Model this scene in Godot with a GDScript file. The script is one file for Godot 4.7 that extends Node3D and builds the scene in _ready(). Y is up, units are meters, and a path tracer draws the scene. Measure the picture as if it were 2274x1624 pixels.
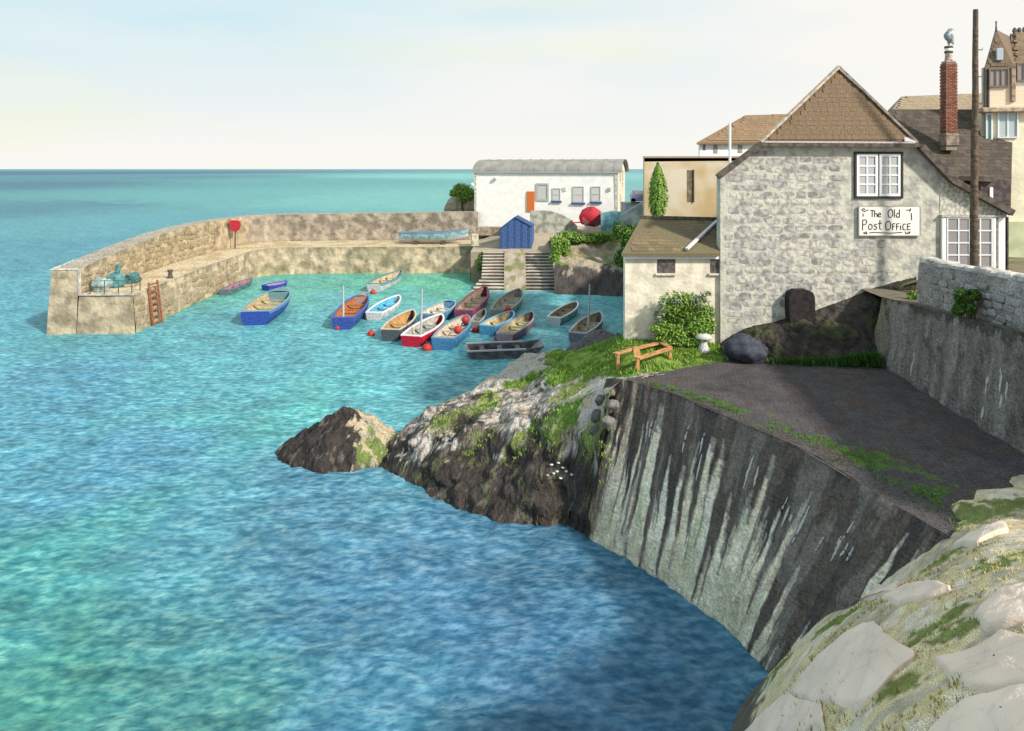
extends Node3D
# A small harbour seen from the cliff: pier, moored boats, lifeboat house, old post office, sea wall and headland.
# Metres, y up; the water lies at y = 0, the eye at y = 12 looking along -z. at() and on() turn sketch coordinates into places.
const F := 1500.0
const CX := 1137.0
const HY := 375.0
const H := 12.0
var counts := {}
var rng := RandomNumberGenerator.new()
var nz := FastNoiseLite.new()
var nr := FastNoiseLite.new()
var M := {}
var head := []
var fore := []
var bank_w := []

func at(x: float, y: float, d: float) -> Vector3:
	return Vector3((x - CX) / F * d, H - (y - HY) / F * d, -d)

func on(x: float, y: float, h: float) -> Vector3:
	return at(x, y, (H - h) * F / (y - HY))

# ---------------------------------------------------------------- geometry collector
class Geo:
	var v := PackedVector3Array()
	var n := PackedVector3Array()
	var c := PackedColorArray()
	var uv := PackedVector2Array()
	var uv2 := PackedVector2Array()
	var ix := PackedInt32Array()
	var col := Color(1, 1, 1)

	func vert(p: Vector3, nn: Vector3, cc: Color) -> int:
		v.append(p); n.append(nn); c.append(cc)
		return v.size() - 1

	func tri(a: Vector3, b: Vector3, d: Vector3) -> void:
		var nn := (d - a).cross(b - a).normalized()
		var k := v.size()
		for p in [a, b, d]:
			vert(p, nn, col)
		ix.append_array([k, k + 1, k + 2])

	func quad(a: Vector3, b: Vector3, d: Vector3, e: Vector3) -> void:
		tri(a, b, d); tri(a, d, e)

	func quad_from(o: Vector3, a: Vector3, b: Vector3, d: Vector3, e: Vector3) -> void: # faces away from o
		var nn := (d - a).cross(b - a)
		if nn.length_squared() < 1e-12: nn = (e - a).cross(d - a)
		if nn.dot((a + b + d + e) / 4.0 - o) < 0: quad(e, d, b, a)
		else: quad(a, b, d, e)

	func tri_from(o: Vector3, a: Vector3, b: Vector3, d: Vector3) -> void:
		if (d - a).cross(b - a).dot((a + b + d) / 3.0 - o) < 0: tri(d, b, a)
		else: tri(a, b, d)

	func box(t: Transform3D, s: Vector3, bev := 0.0) -> void:
		var h := s / 2.0
		bev = minf(bev, minf(h.x, minf(h.y, h.z)) * 0.7)
		var o := t.origin
		for ax in 3:
			var b := (ax + 1) % 3
			var d := (ax + 2) % 3
			for sg in [-1.0, 1.0]:
				var q := []
				for k in [[-1, -1], [1, -1], [1, 1], [-1, 1]]:
					var p := Vector3.ZERO
					p[ax] = h[ax] * sg
					p[b] = (h[b] - bev) * k[0]
					p[d] = (h[d] - bev) * k[1]
					q.append(t * p)
				quad_from(o, q[0], q[1], q[2], q[3])
			if bev > 0:
				for s1 in [-1.0, 1.0]:
					for s2 in [-1.0, 1.0]:
						var q := []
						for k in [[0, -1], [1, -1], [1, 1], [0, 1]]:
							var p := Vector3.ZERO
							p[b] = (h[b] - (bev if k[0] else 0.0)) * s1
							p[d] = (h[d] - (0.0 if k[0] else bev)) * s2
							p[ax] = (h[ax] - bev) * k[1]
							q.append(t * p)
						quad_from(o, q[0], q[1], q[2], q[3])
		if bev > 0:
			for sx in [-1.0, 1.0]:
				for sy in [-1.0, 1.0]:
					for sz in [-1.0, 1.0]:
						var g := Vector3(sx, sy, sz)
						var i := h - Vector3.ONE * bev
						tri_from(o, t * (g * Vector3(h.x, i.y, i.z)), t * (g * Vector3(i.x, h.y, i.z)), t * (g * Vector3(i.x, i.y, h.z)))

	func bx(a: Vector3, b: Vector3, bev := 0.0) -> void:
		box(Transform3D(Basis(), (a + b) / 2.0), (b - a).abs(), bev)

	func bar(a: Vector3, b: Vector3, w: float, h: float, up := Vector3.UP, bev := 0.0) -> void: # w across, h along up
		var z := (b - a).normalized()
		if absf(z.dot(up)) > 0.99: up = Vector3.RIGHT
		var x := up.cross(z).normalized()
		box(Transform3D(Basis(x, z.cross(x), z), (a + b) / 2.0), Vector3(w, h, a.distance_to(b)), bev)

	func poly(pts: Array) -> void: # planar, maybe concave
		var nn := Vector3.ZERO
		for i in pts.size():
			nn += (pts[i] as Vector3).cross(pts[(i + 1) % pts.size()])
		var z := nn.normalized()
		var x := (Vector3.UP if absf(z.y) < 0.9 else Vector3.RIGHT).cross(z).normalized()
		var y := z.cross(x)
		var flat := PackedVector2Array()
		for p in pts: flat.append(Vector2(p.dot(x), p.dot(y)))
		var t := Geometry2D.triangulate_polygon(flat)
		for i in range(0, t.size(), 3):
			tri(pts[t[i]], pts[t[i + 1]], pts[t[i + 2]])

	func slab(pts: Array, e: Vector3) -> void: # polygon pushed along e
		var back := []
		var o := Vector3.ZERO
		for p in pts:
			back.append(p + e)
			o += (p + e * 0.5) / pts.size()
		poly(pts); poly(back)
		for i in pts.size():
			var j := (i + 1) % pts.size()
			quad_from(o, pts[i], pts[j], back[j], back[i])

	func tube(pts: Array, radii: Array, sides := 8) -> void:
		var rings := []
		for i in pts.size():
			var d: Vector3 = (pts[mini(i + 1, pts.size() - 1)] - pts[maxi(i - 1, 0)]).normalized()
			var x := (Vector3.UP if absf(d.y) < 0.9 else Vector3.RIGHT).cross(d).normalized()
			var y := d.cross(x)
			var k := v.size()
			for s in sides:
				var a := TAU * s / sides
				var o := x * cos(a) + y * sin(a)
				vert(pts[i] + o * float(radii[i]), o, col)
			rings.append(k)
		for i in rings.size() - 1:
			for s in sides:
				var a: int = rings[i] + s
				var b: int = rings[i] + (s + 1) % sides
				var e: int = rings[i + 1] + s
				var f: int = rings[i + 1] + (s + 1) % sides
				ix.append_array([a, e, b, b, e, f])
		for end in [0, pts.size() - 1]:
			var nn: Vector3 = (pts[end] - pts[1 if end == 0 else end - 1]).normalized()
			var c0 := vert(pts[end], nn, col)
			for s in sides:
				var p0 := vert(v[rings[end] + s], nn, col)
				var p1 := vert(v[rings[end] + (s + 1) % sides], nn, col)
				ix.append_array([c0, p0, p1] if end == 0 else [c0, p1, p0])

	func lathe(o: Vector3, prof: Array, sides := 16) -> void:
		var k := v.size()
		for i in prof.size():
			var d: Vector2 = prof[mini(i + 1, prof.size() - 1)] - prof[maxi(i - 1, 0)]
			for s in sides:
				var a := TAU * s / sides
				var r := Vector3(cos(a), 0, sin(a))
				vert(o + r * prof[i].x + Vector3.UP * prof[i].y, (r * d.y - Vector3.UP * d.x).normalized(), col)
		for i in prof.size() - 1:
			for s in sides:
				var a := k + i * sides + s
				var b := k + i * sides + (s + 1) % sides
				ix.append_array([a, b, a + sides, b, b + sides, a + sides])

	func grid(p: PackedVector3Array, cols: PackedColorArray, w: int, keep := PackedByteArray(), flip := false) -> void:
		var k := v.size()
		var hh := p.size() / w
		v.append_array(p)
		if cols.size() == p.size(): c.append_array(cols)
		else:
			for i in p.size(): c.append(col)
		var nn := PackedVector3Array()
		nn.resize(p.size())
		for j in hh:
			for i in w:
				var dx := p[j * w + mini(i + 1, w - 1)] - p[j * w + maxi(i - 1, 0)]
				var dz := p[mini(j + 1, hh - 1) * w + i] - p[maxi(j - 1, 0) * w + i]
				var m := dz.cross(dx).normalized()
				nn[j * w + i] = -m if flip else m
		n.append_array(nn)
		for j in hh - 1:
			for i in w - 1:
				if keep.size() and not (keep[j * w + i] and keep[j * w + i + 1] and keep[j * w + w + i] and keep[j * w + w + i + 1]):
					continue
				var a := k + j * w + i
				if flip: ix.append_array([a, a + w, a + 1, a + 1, a + w, a + w + 1])
				else: ix.append_array([a, a + 1, a + w, a + 1, a + w + 1, a + w])

	func blob(o: Vector3, r: Vector3, rough: float, noise: FastNoiseLite, off: float, nu := 18, nv := 12) -> void:
		var p := PackedVector3Array()
		for j in nv + 1:
			for i in nu + 1:
				var a := TAU * (i % nu) / nu
				var b := PI * j / nv - PI / 2
				var d := Vector3(cos(a) * cos(b), sin(b), sin(a) * cos(b))
				var q := d * 1.3 + Vector3(off, off * 0.7, -off)
				var f := 1.0 + rough * (noise.get_noise_3d(q.x * 40, q.y * 40, q.z * 40) + 0.4 * noise.get_noise_3d(q.x * 130, q.y * 130, q.z * 130))
				p.append(o + d * r * f)
		grid(p, PackedColorArray(), nu + 1, PackedByteArray(), false)

	func mesh(off := Vector3.ZERO) -> ArrayMesh:
		var arr := []
		arr.resize(Mesh.ARRAY_MAX)
		var vv := v
		if off != Vector3.ZERO:
			vv = v.duplicate()
			for i in vv.size(): vv[i] -= off
		arr[Mesh.ARRAY_VERTEX] = vv
		arr[Mesh.ARRAY_NORMAL] = n
		arr[Mesh.ARRAY_COLOR] = c
		if uv.size() == v.size(): arr[Mesh.ARRAY_TEX_UV] = uv
		if uv2.size() == v.size(): arr[Mesh.ARRAY_TEX_UV2] = uv2
		arr[Mesh.ARRAY_INDEX] = ix
		var m := ArrayMesh.new()
		m.add_surface_from_arrays(Mesh.PRIMITIVE_TRIANGLES, arr)
		return m

# ---------------------------------------------------------------- naming and adding
func put(o: Node3D, called: String, parent: Node) -> void:
	var key := "%d %s" % [parent.get_instance_id(), called]
	var k: int = counts.get(key, 0)
	counts[key] = k + 1
	o.name = called if k == 0 else "%s_%03d" % [called, k]
	parent.add_child(o, true)

func tag(o: Node3D, label: String, category := "", group := "", kind := "") -> Node3D:
	if label: o.set_meta("label", label)
	if category: o.set_meta("category", category)
	if group: o.set_meta("group", group)
	if kind: o.set_meta("kind", kind)
	return o

func thing(called: String, label: String, category: String, base: Vector3, group := "") -> Node3D:
	var o := Node3D.new()
	put(o, called, self)
	o.position = base
	return tag(o, label, category, group)

func origin_of(p: Node) -> Vector3:
	var t := Vector3.ZERO
	while p != self and p is Node3D:
		t += p.position
		p = p.get_parent()
	return t

func part(called: String, g: Geo, mat: Material, parent: Node, label := "", kind := "") -> MeshInstance3D:
	var o := MeshInstance3D.new()
	o.mesh = g.mesh(origin_of(parent))
	o.material_override = mat
	put(o, called, parent)
	if label: o.set_meta("label", label)
	if kind: o.set_meta("kind", kind)
	return o

func solo(called: String, g: Geo, mat: Material, label: String, category: String, base: Vector3, group := "", kind := "") -> MeshInstance3D:
	var o := MeshInstance3D.new()
	o.mesh = g.mesh(base)
	o.material_override = mat
	put(o, called, self)
	o.position = base
	tag(o, label, category, group, kind)
	return o

func piece(called: String, mesh: Mesh, mat: Material, t: Transform3D, parent: Node) -> void:
	var o := MeshInstance3D.new()
	o.mesh = mesh
	o.material_override = mat
	put(o, called, parent)
	o.transform = Transform3D(t.basis, t.origin - origin_of(parent))

# ---------------------------------------------------------------- textures and materials
func s8(r: float, g: float, b: float) -> Color: # a tone as the eye reads it, as a linear value
	return Color(r / 255.0, g / 255.0, b / 255.0).srgb_to_linear()

func ramp_tex(sd: int, freq: float, stops: Array, size := 256, sx := 1.0, octaves := 4) -> ImageTexture:
	var f := FastNoiseLite.new()
	f.seed = sd
	f.frequency = freq
	f.fractal_octaves = octaves
	var w := size
	var im := f.get_seamless_image(w, size)
	if sx != 1.0: # strokes drawn out along x
		im.resize(int(size * sx), size, Image.INTERPOLATE_CUBIC)
		im.crop(int(size * sx), size)
	im.convert(Image.FORMAT_L8)
	var data := im.get_data()
	var outd := PackedByteArray()
	outd.resize(data.size() * 3)
	var lut := []
	for i in 256:
		var x := i / 255.0
		var c: Color = stops[-1][1]
		for k in stops.size() - 1:
			if x <= stops[k + 1][0]:
				c = (stops[k][1] as Color).lerp(stops[k + 1][1], clampf((x - stops[k][0]) / (stops[k + 1][0] - stops[k][0]), 0, 1))
				break
		lut.append([int(c.r * 255), int(c.g * 255), int(c.b * 255)])
	for i in data.size():
		var l = lut[data[i]]
		outd[i * 3] = l[0]; outd[i * 3 + 1] = l[1]; outd[i * 3 + 2] = l[2]
	return ImageTexture.create_from_image(Image.create_from_data(im.get_width(), im.get_height(), false, Image.FORMAT_RGB8, outd))

func crack_tex(sd: int, freq: float) -> ImageTexture: # joints and fissures of weathered slabs, dark and thin
	var f := FastNoiseLite.new()
	f.seed = sd
	f.noise_type = FastNoiseLite.TYPE_CELLULAR
	f.cellular_return_type = FastNoiseLite.RETURN_DISTANCE2_SUB
	f.frequency = freq
	f.fractal_type = FastNoiseLite.FRACTAL_NONE
	f.domain_warp_enabled = true
	f.domain_warp_amplitude = 45.0
	f.domain_warp_frequency = 0.02
	var im := f.get_seamless_image(512, 512)
	im.convert(Image.FORMAT_L8)
	var b := im.get_data()
	var o := PackedByteArray()
	o.resize(b.size() * 3)
	for i in b.size():
		var x := b[i] / 255.0
		var v := clampf(0.8 + x * 4.0, 0.8, 0.93) + (x - 0.3) * 0.1
		o[i * 3] = int(clampf(v, 0, 1) * 255); o[i * 3 + 1] = int(clampf(v * 0.975, 0, 1) * 255); o[i * 3 + 2] = int(clampf(v * 0.945, 0, 1) * 255)
	return ImageTexture.create_from_image(Image.create_from_data(512, 512, false, Image.FORMAT_RGB8, o))

func grey_tex(sd: int, freq: float, lo: float, hi: float, size := 256, octaves := 4) -> ImageTexture:
	return ramp_tex(sd, freq, [[0.25, Color(lo, lo, lo)], [0.75, Color(hi, hi, hi)]], size, 1.0, octaves)

func mat(albedo: Color, rough := 0.85, tex: Texture2D = null, scale := 1.0, bump: Texture2D = null, cm := 1.0) -> StandardMaterial3D:
	var m := StandardMaterial3D.new()
	m.albedo_color = albedo.linear_to_srgb()
	m.roughness = rough
	m.metallic_specular = 0.35
	if tex or bump:
		m.uv1_triplanar = true
		m.uv1_world_triplanar = true
		m.uv1_scale = Vector3.ONE * scale
	if tex: m.albedo_texture = tex
	if bump:
		m.heightmap_enabled = true
		m.heightmap_texture = bump
		m.heightmap_scale = cm
	m.vertex_color_use_as_albedo = true
	return m

# ---------------------------------------------------------------- smooth ground through given points
func tps(pts: Array) -> Array: # thin plate spline through Vector3s: [points, weights]
	var n := pts.size()
	var m := n + 3
	var A := []
	for i in m:
		var row := PackedFloat64Array()
		row.resize(m + 1)
		A.append(row)
	for i in n:
		for j in n:
			var r2 := Vector2(pts[i].x - pts[j].x, pts[i].z - pts[j].z).length_squared()
			A[i][j] = 0.0 if i == j else r2 * log(r2 + 1e-9)
		A[i][i] = 0.4
		A[i][n] = 1.0; A[i][n + 1] = pts[i].x; A[i][n + 2] = pts[i].z; A[i][m] = pts[i].y
		A[n][i] = 1.0; A[n + 1][i] = pts[i].x; A[n + 2][i] = pts[i].z
	for c in m:
		var best := c
		for r in range(c, m):
			if absf(A[r][c]) > absf(A[best][c]): best = r
		var t = A[c]; A[c] = A[best]; A[best] = t
		for r in m:
			if r != c and A[r][c] != 0.0:
				var f: float = A[r][c] / A[c][c]
				for k in range(c, m + 1): A[r][k] -= f * A[c][k]
	var w := PackedFloat64Array()
	for i in m: w.append(A[i][m] / A[i][i])
	return [pts, w]

func lift(s: Array, x: float, z: float) -> float:
	var pts: Array = s[0]
	var w: PackedFloat64Array = s[1]
	var n := pts.size()
	var y := w[n] + w[n + 1] * x + w[n + 2] * z
	for i in n:
		var dx: float = x - pts[i].x
		var dz: float = z - pts[i].z
		var r2 := dx * dx + dz * dz
		y += w[i] * r2 * log(r2 + 1e-9)
	return y

func fbm(x: float, y: float, z: float) -> float:
	return nz.get_noise_3d(x, y, z)

func sample(pts: Array, t: float) -> Vector3: # smooth line through points, t from 0 to 1
	var k := clampf(t, 0, 1) * (pts.size() - 1)
	var i := mini(int(k), pts.size() - 2)
	var f := k - i
	var a: Vector3 = pts[maxi(i - 1, 0)]
	var b: Vector3 = pts[i]
	var c: Vector3 = pts[i + 1]
	var d: Vector3 = pts[mini(i + 2, pts.size() - 1)]
	return b.cubic_interpolate(c, a, d, f)

# a sheet between two lines, rough by amp; tint(u metres along, v 0 at the foot .. 1 at the top, place) gives its colour
func sheet(low: Array, top: Array, nu: int, nv: int, amp: float, tint: Callable, g: Geo = null, flip := false) -> Geo:
	if g == null: g = Geo.new()
	var p := PackedVector3Array()
	var cc := PackedColorArray()
	var along := 0.0
	var last := sample(low, 0)
	for i in nu + 1:
		var a := sample(low, float(i) / nu)
		var b := sample(top, float(i) / nu)
		along += last.distance_to(a)
		last = a
		var out := (sample(low, minf(1, (i + 1.0) / nu)) - sample(low, maxf(0, (i - 1.0) / nu))).normalized().cross(Vector3.UP)
		for j in nv + 1:
			var v := float(j) / nv
			var q := a.lerp(b, v)
			var e := amp * (fbm(q.x * 60, q.y * 18, q.z * 60) + 0.6 * fbm(q.x * 200, q.y * 70, q.z * 200))
			if j == nv: e *= 0.3
			p.append(q + out * e)
			cc.append(tint.call(along, v, q))
	g.grid(p, cc, nv + 1, PackedByteArray(), flip)
	return g

# ---------------------------------------------------------------- plants
func leaves(g: Geo, centre: Vector3, r: Vector3, n: int, size: float, tones: Array, lumps := 7) -> void:
	var cs := []
	for i in lumps:
		var d := Vector3(rng.randf_range(-1, 1), rng.randf_range(-0.9, 1), rng.randf_range(-1, 1))
		cs.append([centre + d * r * 0.72, rng.randf_range(0.26, 0.52)])
	for i in n:
		var l = cs[rng.randi() % cs.size()]
		var d := Vector3(rng.randfn(), rng.randfn(), rng.randfn()).normalized()
		var p: Vector3 = l[0] + d * r * float(l[1]) * pow(rng.randf(), 0.4)
		leaf(g, p, (d + Vector3(rng.randf_range(-1, 1), rng.randf_range(-0.2, 1.2), rng.randf_range(-1, 1))).normalized(), size * rng.randf_range(0.6, 1.3), tones[rng.randi() % tones.size()])

func leaf(g: Geo, p: Vector3, nrm: Vector3, s: float, tone: Color) -> void:
	var x := nrm.cross(Vector3(rng.randf_range(-1, 1), rng.randf_range(-1, 1), rng.randf_range(-1, 1))).normalized()
	var y := nrm.cross(x)
	g.col = tone * rng.randf_range(0.75, 1.25)
	g.col.a = 1.0
	g.tri(p - y * s, p - x * s * 0.45 + nrm * s * 0.15, p + y * s)
	g.tri(p - y * s, p + y * s, p + x * s * 0.45 + nrm * s * 0.15)

func blades(g: Geo, p: Vector3, h: float, n: int, tones: Array, spread := 0.12) -> void:
	for i in n:
		var a := rng.randf() * TAU
		var o := Vector3(cos(a), 0, sin(a))
		var b := p + o * rng.randf() * spread - Vector3.UP * 0.05
		var w := Vector3(-o.z, 0, o.x) * 0.012 * (1.0 + h * 2)
		var tip := b + Vector3.UP * h * rng.randf_range(0.6, 1.2) + o * h * rng.randf_range(0.1, 0.7)
		var mid := b.lerp(tip, 0.5) + Vector3.UP * h * 0.12
		g.col = tones[rng.randi() % tones.size()] * rng.randf_range(0.75, 1.25)
		g.col.a = 1.0
		g.tri(b - w, mid - w * 0.8, b + w); g.tri(b + w, mid - w * 0.8, mid + w * 0.8); g.tri(mid - w * 0.8, tip, mid + w * 0.8)

func bush(called: String, label: String, category: String, centre: Vector3, r: Vector3, n: int, size: float, tones: Array, lumps := 8, group := "") -> Node3D:
	var base := centre - Vector3.UP * r.y
	var t := thing(called, label, category, base, group)
	var g := Geo.new()
	leaves(g, centre, r, n, size, tones, lumps)
	part("foliage", g, M.leaf, t)
	var s := Geo.new()
	for i in 5:
		var d := Vector3(rng.randf_range(-0.6, 0.6), 0.3, rng.randf_range(-0.6, 0.6)) * r
		s.tube([base + d * 0.2 - Vector3.UP * 0.2, base + d * 0.6 + Vector3.UP * r.y * 0.6, centre + d], [0.04 * r.y + 0.01, 0.03 * r.y + 0.01, 0.01], 5)
	part("stem", s, M.bark, t)
	return t

# ---------------------------------------------------------------- masonry and slates
var stone_meshes := []
func make_stone_meshes() -> void: # rough cut stones one metre across, front at +z
	for k in 6:
		var g := Geo.new()
		var n := 12
		var ring := []
		for i in n:
			var a := TAU * (i + rng.randf_range(-0.25, 0.25)) / n
			var p := Vector2(cos(a), sin(a))
			var f := 0.5 / maxf(absf(p.x), absf(p.y)) * 0.8 + 0.5 * 0.2
			ring.append(p * f * rng.randf_range(0.9, 1.04))
		for i in n:
			var a: Vector2 = ring[i]
			var b: Vector2 = ring[(i + 1) % n]
			var o := Vector3(0, 0, -0.5)
			g.quad_from(o, Vector3(a.x, a.y, -0.5), Vector3(b.x, b.y, -0.5), Vector3(b.x, b.y, 0.25), Vector3(a.x, a.y, 0.25))
			var ai := Vector3(a.x * 0.82, a.y * 0.8, 0.5)
			var bi := Vector3(b.x * 0.82, b.y * 0.8, 0.5)
			g.quad_from(o, Vector3(a.x, a.y, 0.25), Vector3(b.x, b.y, 0.25), bi, ai)
			g.tri_from(o, ai, bi, Vector3(0.03 * k - 0.08, 0.02, 0.62))
		stone_meshes.append(g.mesh())

# rubble laid in wavering courses over a flat area: o corner, u along, v up, n out; inside(x, y) says where
func rubble(parent: Node, o: Vector3, u: Vector3, v: Vector3, n: Vector3, w: float, h: float, sw: float, sh: float, thick: float, mats: Array, inside: Callable, most := 300, called := "stone") -> void:
	var spots := []
	var y := sh * 0.5
	while y < h:
		var x := rng.randf_range(0, sw * 0.6)
		while x < w:
			var lw := sw * rng.randf_range(0.45, 1.5)
			var lh := sh * rng.randf_range(0.62, 1.12)
			var c := Vector2(x + lw / 2, y + rng.randf_range(-0.22, 0.22) * sh)
			if inside.call(c.x - lw / 2, c.y) and inside.call(c.x + lw / 2, c.y) and inside.call(c.x, c.y + lh / 2) and inside.call(c.x, c.y - lh / 2):
				spots.append([c, lw * 0.94, lh * 0.95])
			x += lw
		y += sh
	while spots.size() > most: spots.remove_at(rng.randi() % spots.size())
	for s in spots:
		var r := rng.randf_range(-0.06, 0.06)
		var b := Basis(u.rotated(n, r) * s[1], v.rotated(n, r) * s[2], n * thick)
		piece(called, stone_meshes[rng.randi() % 6], mats[rng.randi() % mats.size()], Transform3D(b, o + u * s[0].x + v * s[0].y), parent)

# slates over a planar polygon, eaves first; e points up the slope
func slates(pts: Array, size: Vector2, tone: Color, vary: float) -> Geo:
	var g := Geo.new()
	var nn := Vector3.ZERO
	for i in pts.size(): nn += (pts[i] as Vector3).cross(pts[(i + 1) % pts.size()])
	nn = nn.normalized()
	if nn.y < 0: nn = -nn
	var u := Vector3.UP.cross(nn).normalized()
	var v := nn.cross(u)
	if v.y < 0: v = -v
	var flat := PackedVector2Array()
	var lo := Vector2(1e9, 1e9)
	var hi := -lo
	for p in pts:
		var q := Vector2((p - pts[0]).dot(u), (p - pts[0]).dot(v))
		flat.append(q); lo = lo.min(q); hi = hi.max(q)
	var row := 0
	var y := lo.y
	while y < hi.y + size.y:
		var x := lo.x - (size.x / 2 if row % 2 else 0.0)
		while x < hi.x:
			var w := size.x * rng.randf_range(0.85, 1.15)
			var c := Vector2(x + w / 2, y + size.y / 2)
			var fits := true
			for k in [Vector2(-0.5, -0.5), Vector2(0.5, -0.5), Vector2(-0.5, 0.6), Vector2(0.5, 0.6)]:
				if not Geometry2D.is_point_in_polygon(c + k * Vector2(w, size.y), flat): fits = false
			if fits:
				g.col = tone * rng.randf_range(1 - vary, 1 + vary)
				g.col = g.col.lerp(Color(g.col.r * 1.1, g.col.g, g.col.b * 0.9), rng.randf() * 0.4)
				g.col.a = 1
				var t := rng.randf_range(0.01, 0.018)
				var b := Basis(u, v, nn).rotated(u, -0.035).rotated(nn, rng.randf_range(-0.02, 0.02))
				g.box(Transform3D(b, pts[0] + u * c.x + v * c.y + nn * 0.02), Vector3(w * 0.97, size.y * 1.25, t))
			x += w
		y += size.y
		row += 1
	return g

# a glazed frame: o lower corner, u along, v up, n out
func window(parent: Node, called: String, o: Vector3, u: Vector3, v: Vector3, n: Vector3, w: float, h: float, cols: int, rows: int, fr: Material, glass: Material, bw := 0.06, mw := 0.035, depth := 0.06) -> Node3D:
	var g := Geo.new()
	var b := Basis(u, v, n)
	for s in [0.0, 1.0]:
		g.box(Transform3D(b, o + u * (bw / 2 + s * (w - bw)) + v * h / 2 + n * depth / 2), Vector3(bw, h, depth), 0.008)
		g.box(Transform3D(b, o + u * w / 2 + v * (bw / 2 + s * (h - bw)) + n * (depth / 2 - 0.002)), Vector3(w - bw * 2, bw, depth), 0.008)
	var iw := w - 2 * bw
	var ih := h - 2 * bw
	for i in range(1, cols):
		g.box(Transform3D(b, o + u * (bw + iw * i / cols) + v * h / 2 + n * depth * 0.42), Vector3(mw, ih, depth * 0.7))
	for j in range(1, rows):
		g.box(Transform3D(b, o + u * w / 2 + v * (bw + ih * j / rows) + n * depth * 0.40), Vector3(iw, mw, depth * 0.7))
	var f := part(called, g, fr, parent)
	for i in cols:
		for j in rows:
			var p := Geo.new()
			p.box(Transform3D(b, o + u * (bw + iw * (i + 0.5) / cols) + v * (bw + ih * (j + 0.5) / rows) + n * depth * 0.22), Vector3(iw / cols - mw * 0.7, ih / rows - mw * 0.7, 0.012))
			part("pane", p, glass, f)
	return f

# ================================================================ the scene
func _ready() -> void:
	rng.seed = 20240611
	nz.seed = 11; nz.frequency = 0.01; nz.fractal_octaves = 4
	nr.seed = 5; nr.frequency = 0.01; nr.fractal_type = FastNoiseLite.FRACTAL_RIDGED; nr.fractal_octaves = 3
	var cam := Camera3D.new()
	cam.name = "camera"
	cam.projection = Camera3D.PROJECTION_FRUSTUM
	cam.near = 0.5
	cam.far = 30000.0
	cam.size = 2.0 * 812.0 / F * cam.near
	cam.frustum_offset = Vector2(0, -(812.0 - HY) / F * cam.near)
	add_child(cam)
	cam.position = Vector3(0, H, 0)
	cam.current = true
	var we := WorldEnvironment.new()
	we.name = "environment"
	var env := Environment.new()
	env.background_mode = Environment.BG_SKY
	env.sky = Sky.new()
	env.sky.sky_material = make_sky()
	env.tonemap_mode = Environment.TONE_MAPPER_LINEAR
	env.tonemap_exposure = 1.12
	env.sdfgi_enabled = true
	env.ssao_enabled = true
	env.ssil_enabled = true
	we.environment = env
	add_child(we)
	var sun := DirectionalLight3D.new()
	sun.name = "sun"
	sun.light_energy = 1.6
	sun.light_color = Color(1.0, 0.965, 0.91)
	sun.light_angular_distance = 4.0
	sun.shadow_enabled = true
	add_child(sun)
	sun.look_at_from_position(Vector3(0.62, 0.56, 0.53), Vector3.ZERO)
	make_materials()
	make_stone_meshes()
	# the setting
	make_heights()
	make_sea()
	make_headland()
	make_foreground()
	make_terrace()
	make_far_shore()
	# large structures
	make_sea_wall()
	make_retaining_walls()
	make_pier()
	make_post_office()
	make_cottage()
	make_lifeboat_house()
	make_back_houses()
	make_yellow_house()
	# things
	make_boats()
	make_quay_things()
	make_small_things()
	make_plants()

func make_sky() -> PanoramaSkyMaterial:
	var w := 1024
	var h := 512
	var im := Image.create(w, h, false, Image.FORMAT_RGBF)
	var f := FastNoiseLite.new()
	f.seed = 31; f.frequency = 0.01; f.fractal_octaves = 4
	for j in h:
		var el := PI / 2 - PI * (j + 0.5) / h
		for i in w:
			var az := TAU * (i + 0.5) / w
			var d := Vector3(sin(az) * cos(el), sin(el), -cos(az) * cos(el))
			var p := Vector3(d.x, d.y * 5.0, d.z) * 95.0
			var a := f.get_noise_3d(p.x, p.y, p.z)
			var b := f.get_noise_3d(p.x + 300, p.y * 1.2, p.z - 200)
			var c := s8(248, 246, 241)
			var blue := clampf((el - 0.03) * 4.5, 0, 0.8) * clampf(0.42 + 0.9 * a - 1.15 * d.x, 0.02, 1.4)
			c = c.lerp(s8(186, 228, 242), clampf(blue, 0, 0.95))
			c = c.lerp(s8(243, 245, 214), clampf((b - 0.12) * 1.8, 0, 0.4) * clampf(1.2 - el * 2.0, 0, 1))
			im.set_pixel(i, j, c * 0.91)
	var m := PanoramaSkyMaterial.new()
	m.panorama = ImageTexture.create_from_image(im)
	return m

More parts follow.
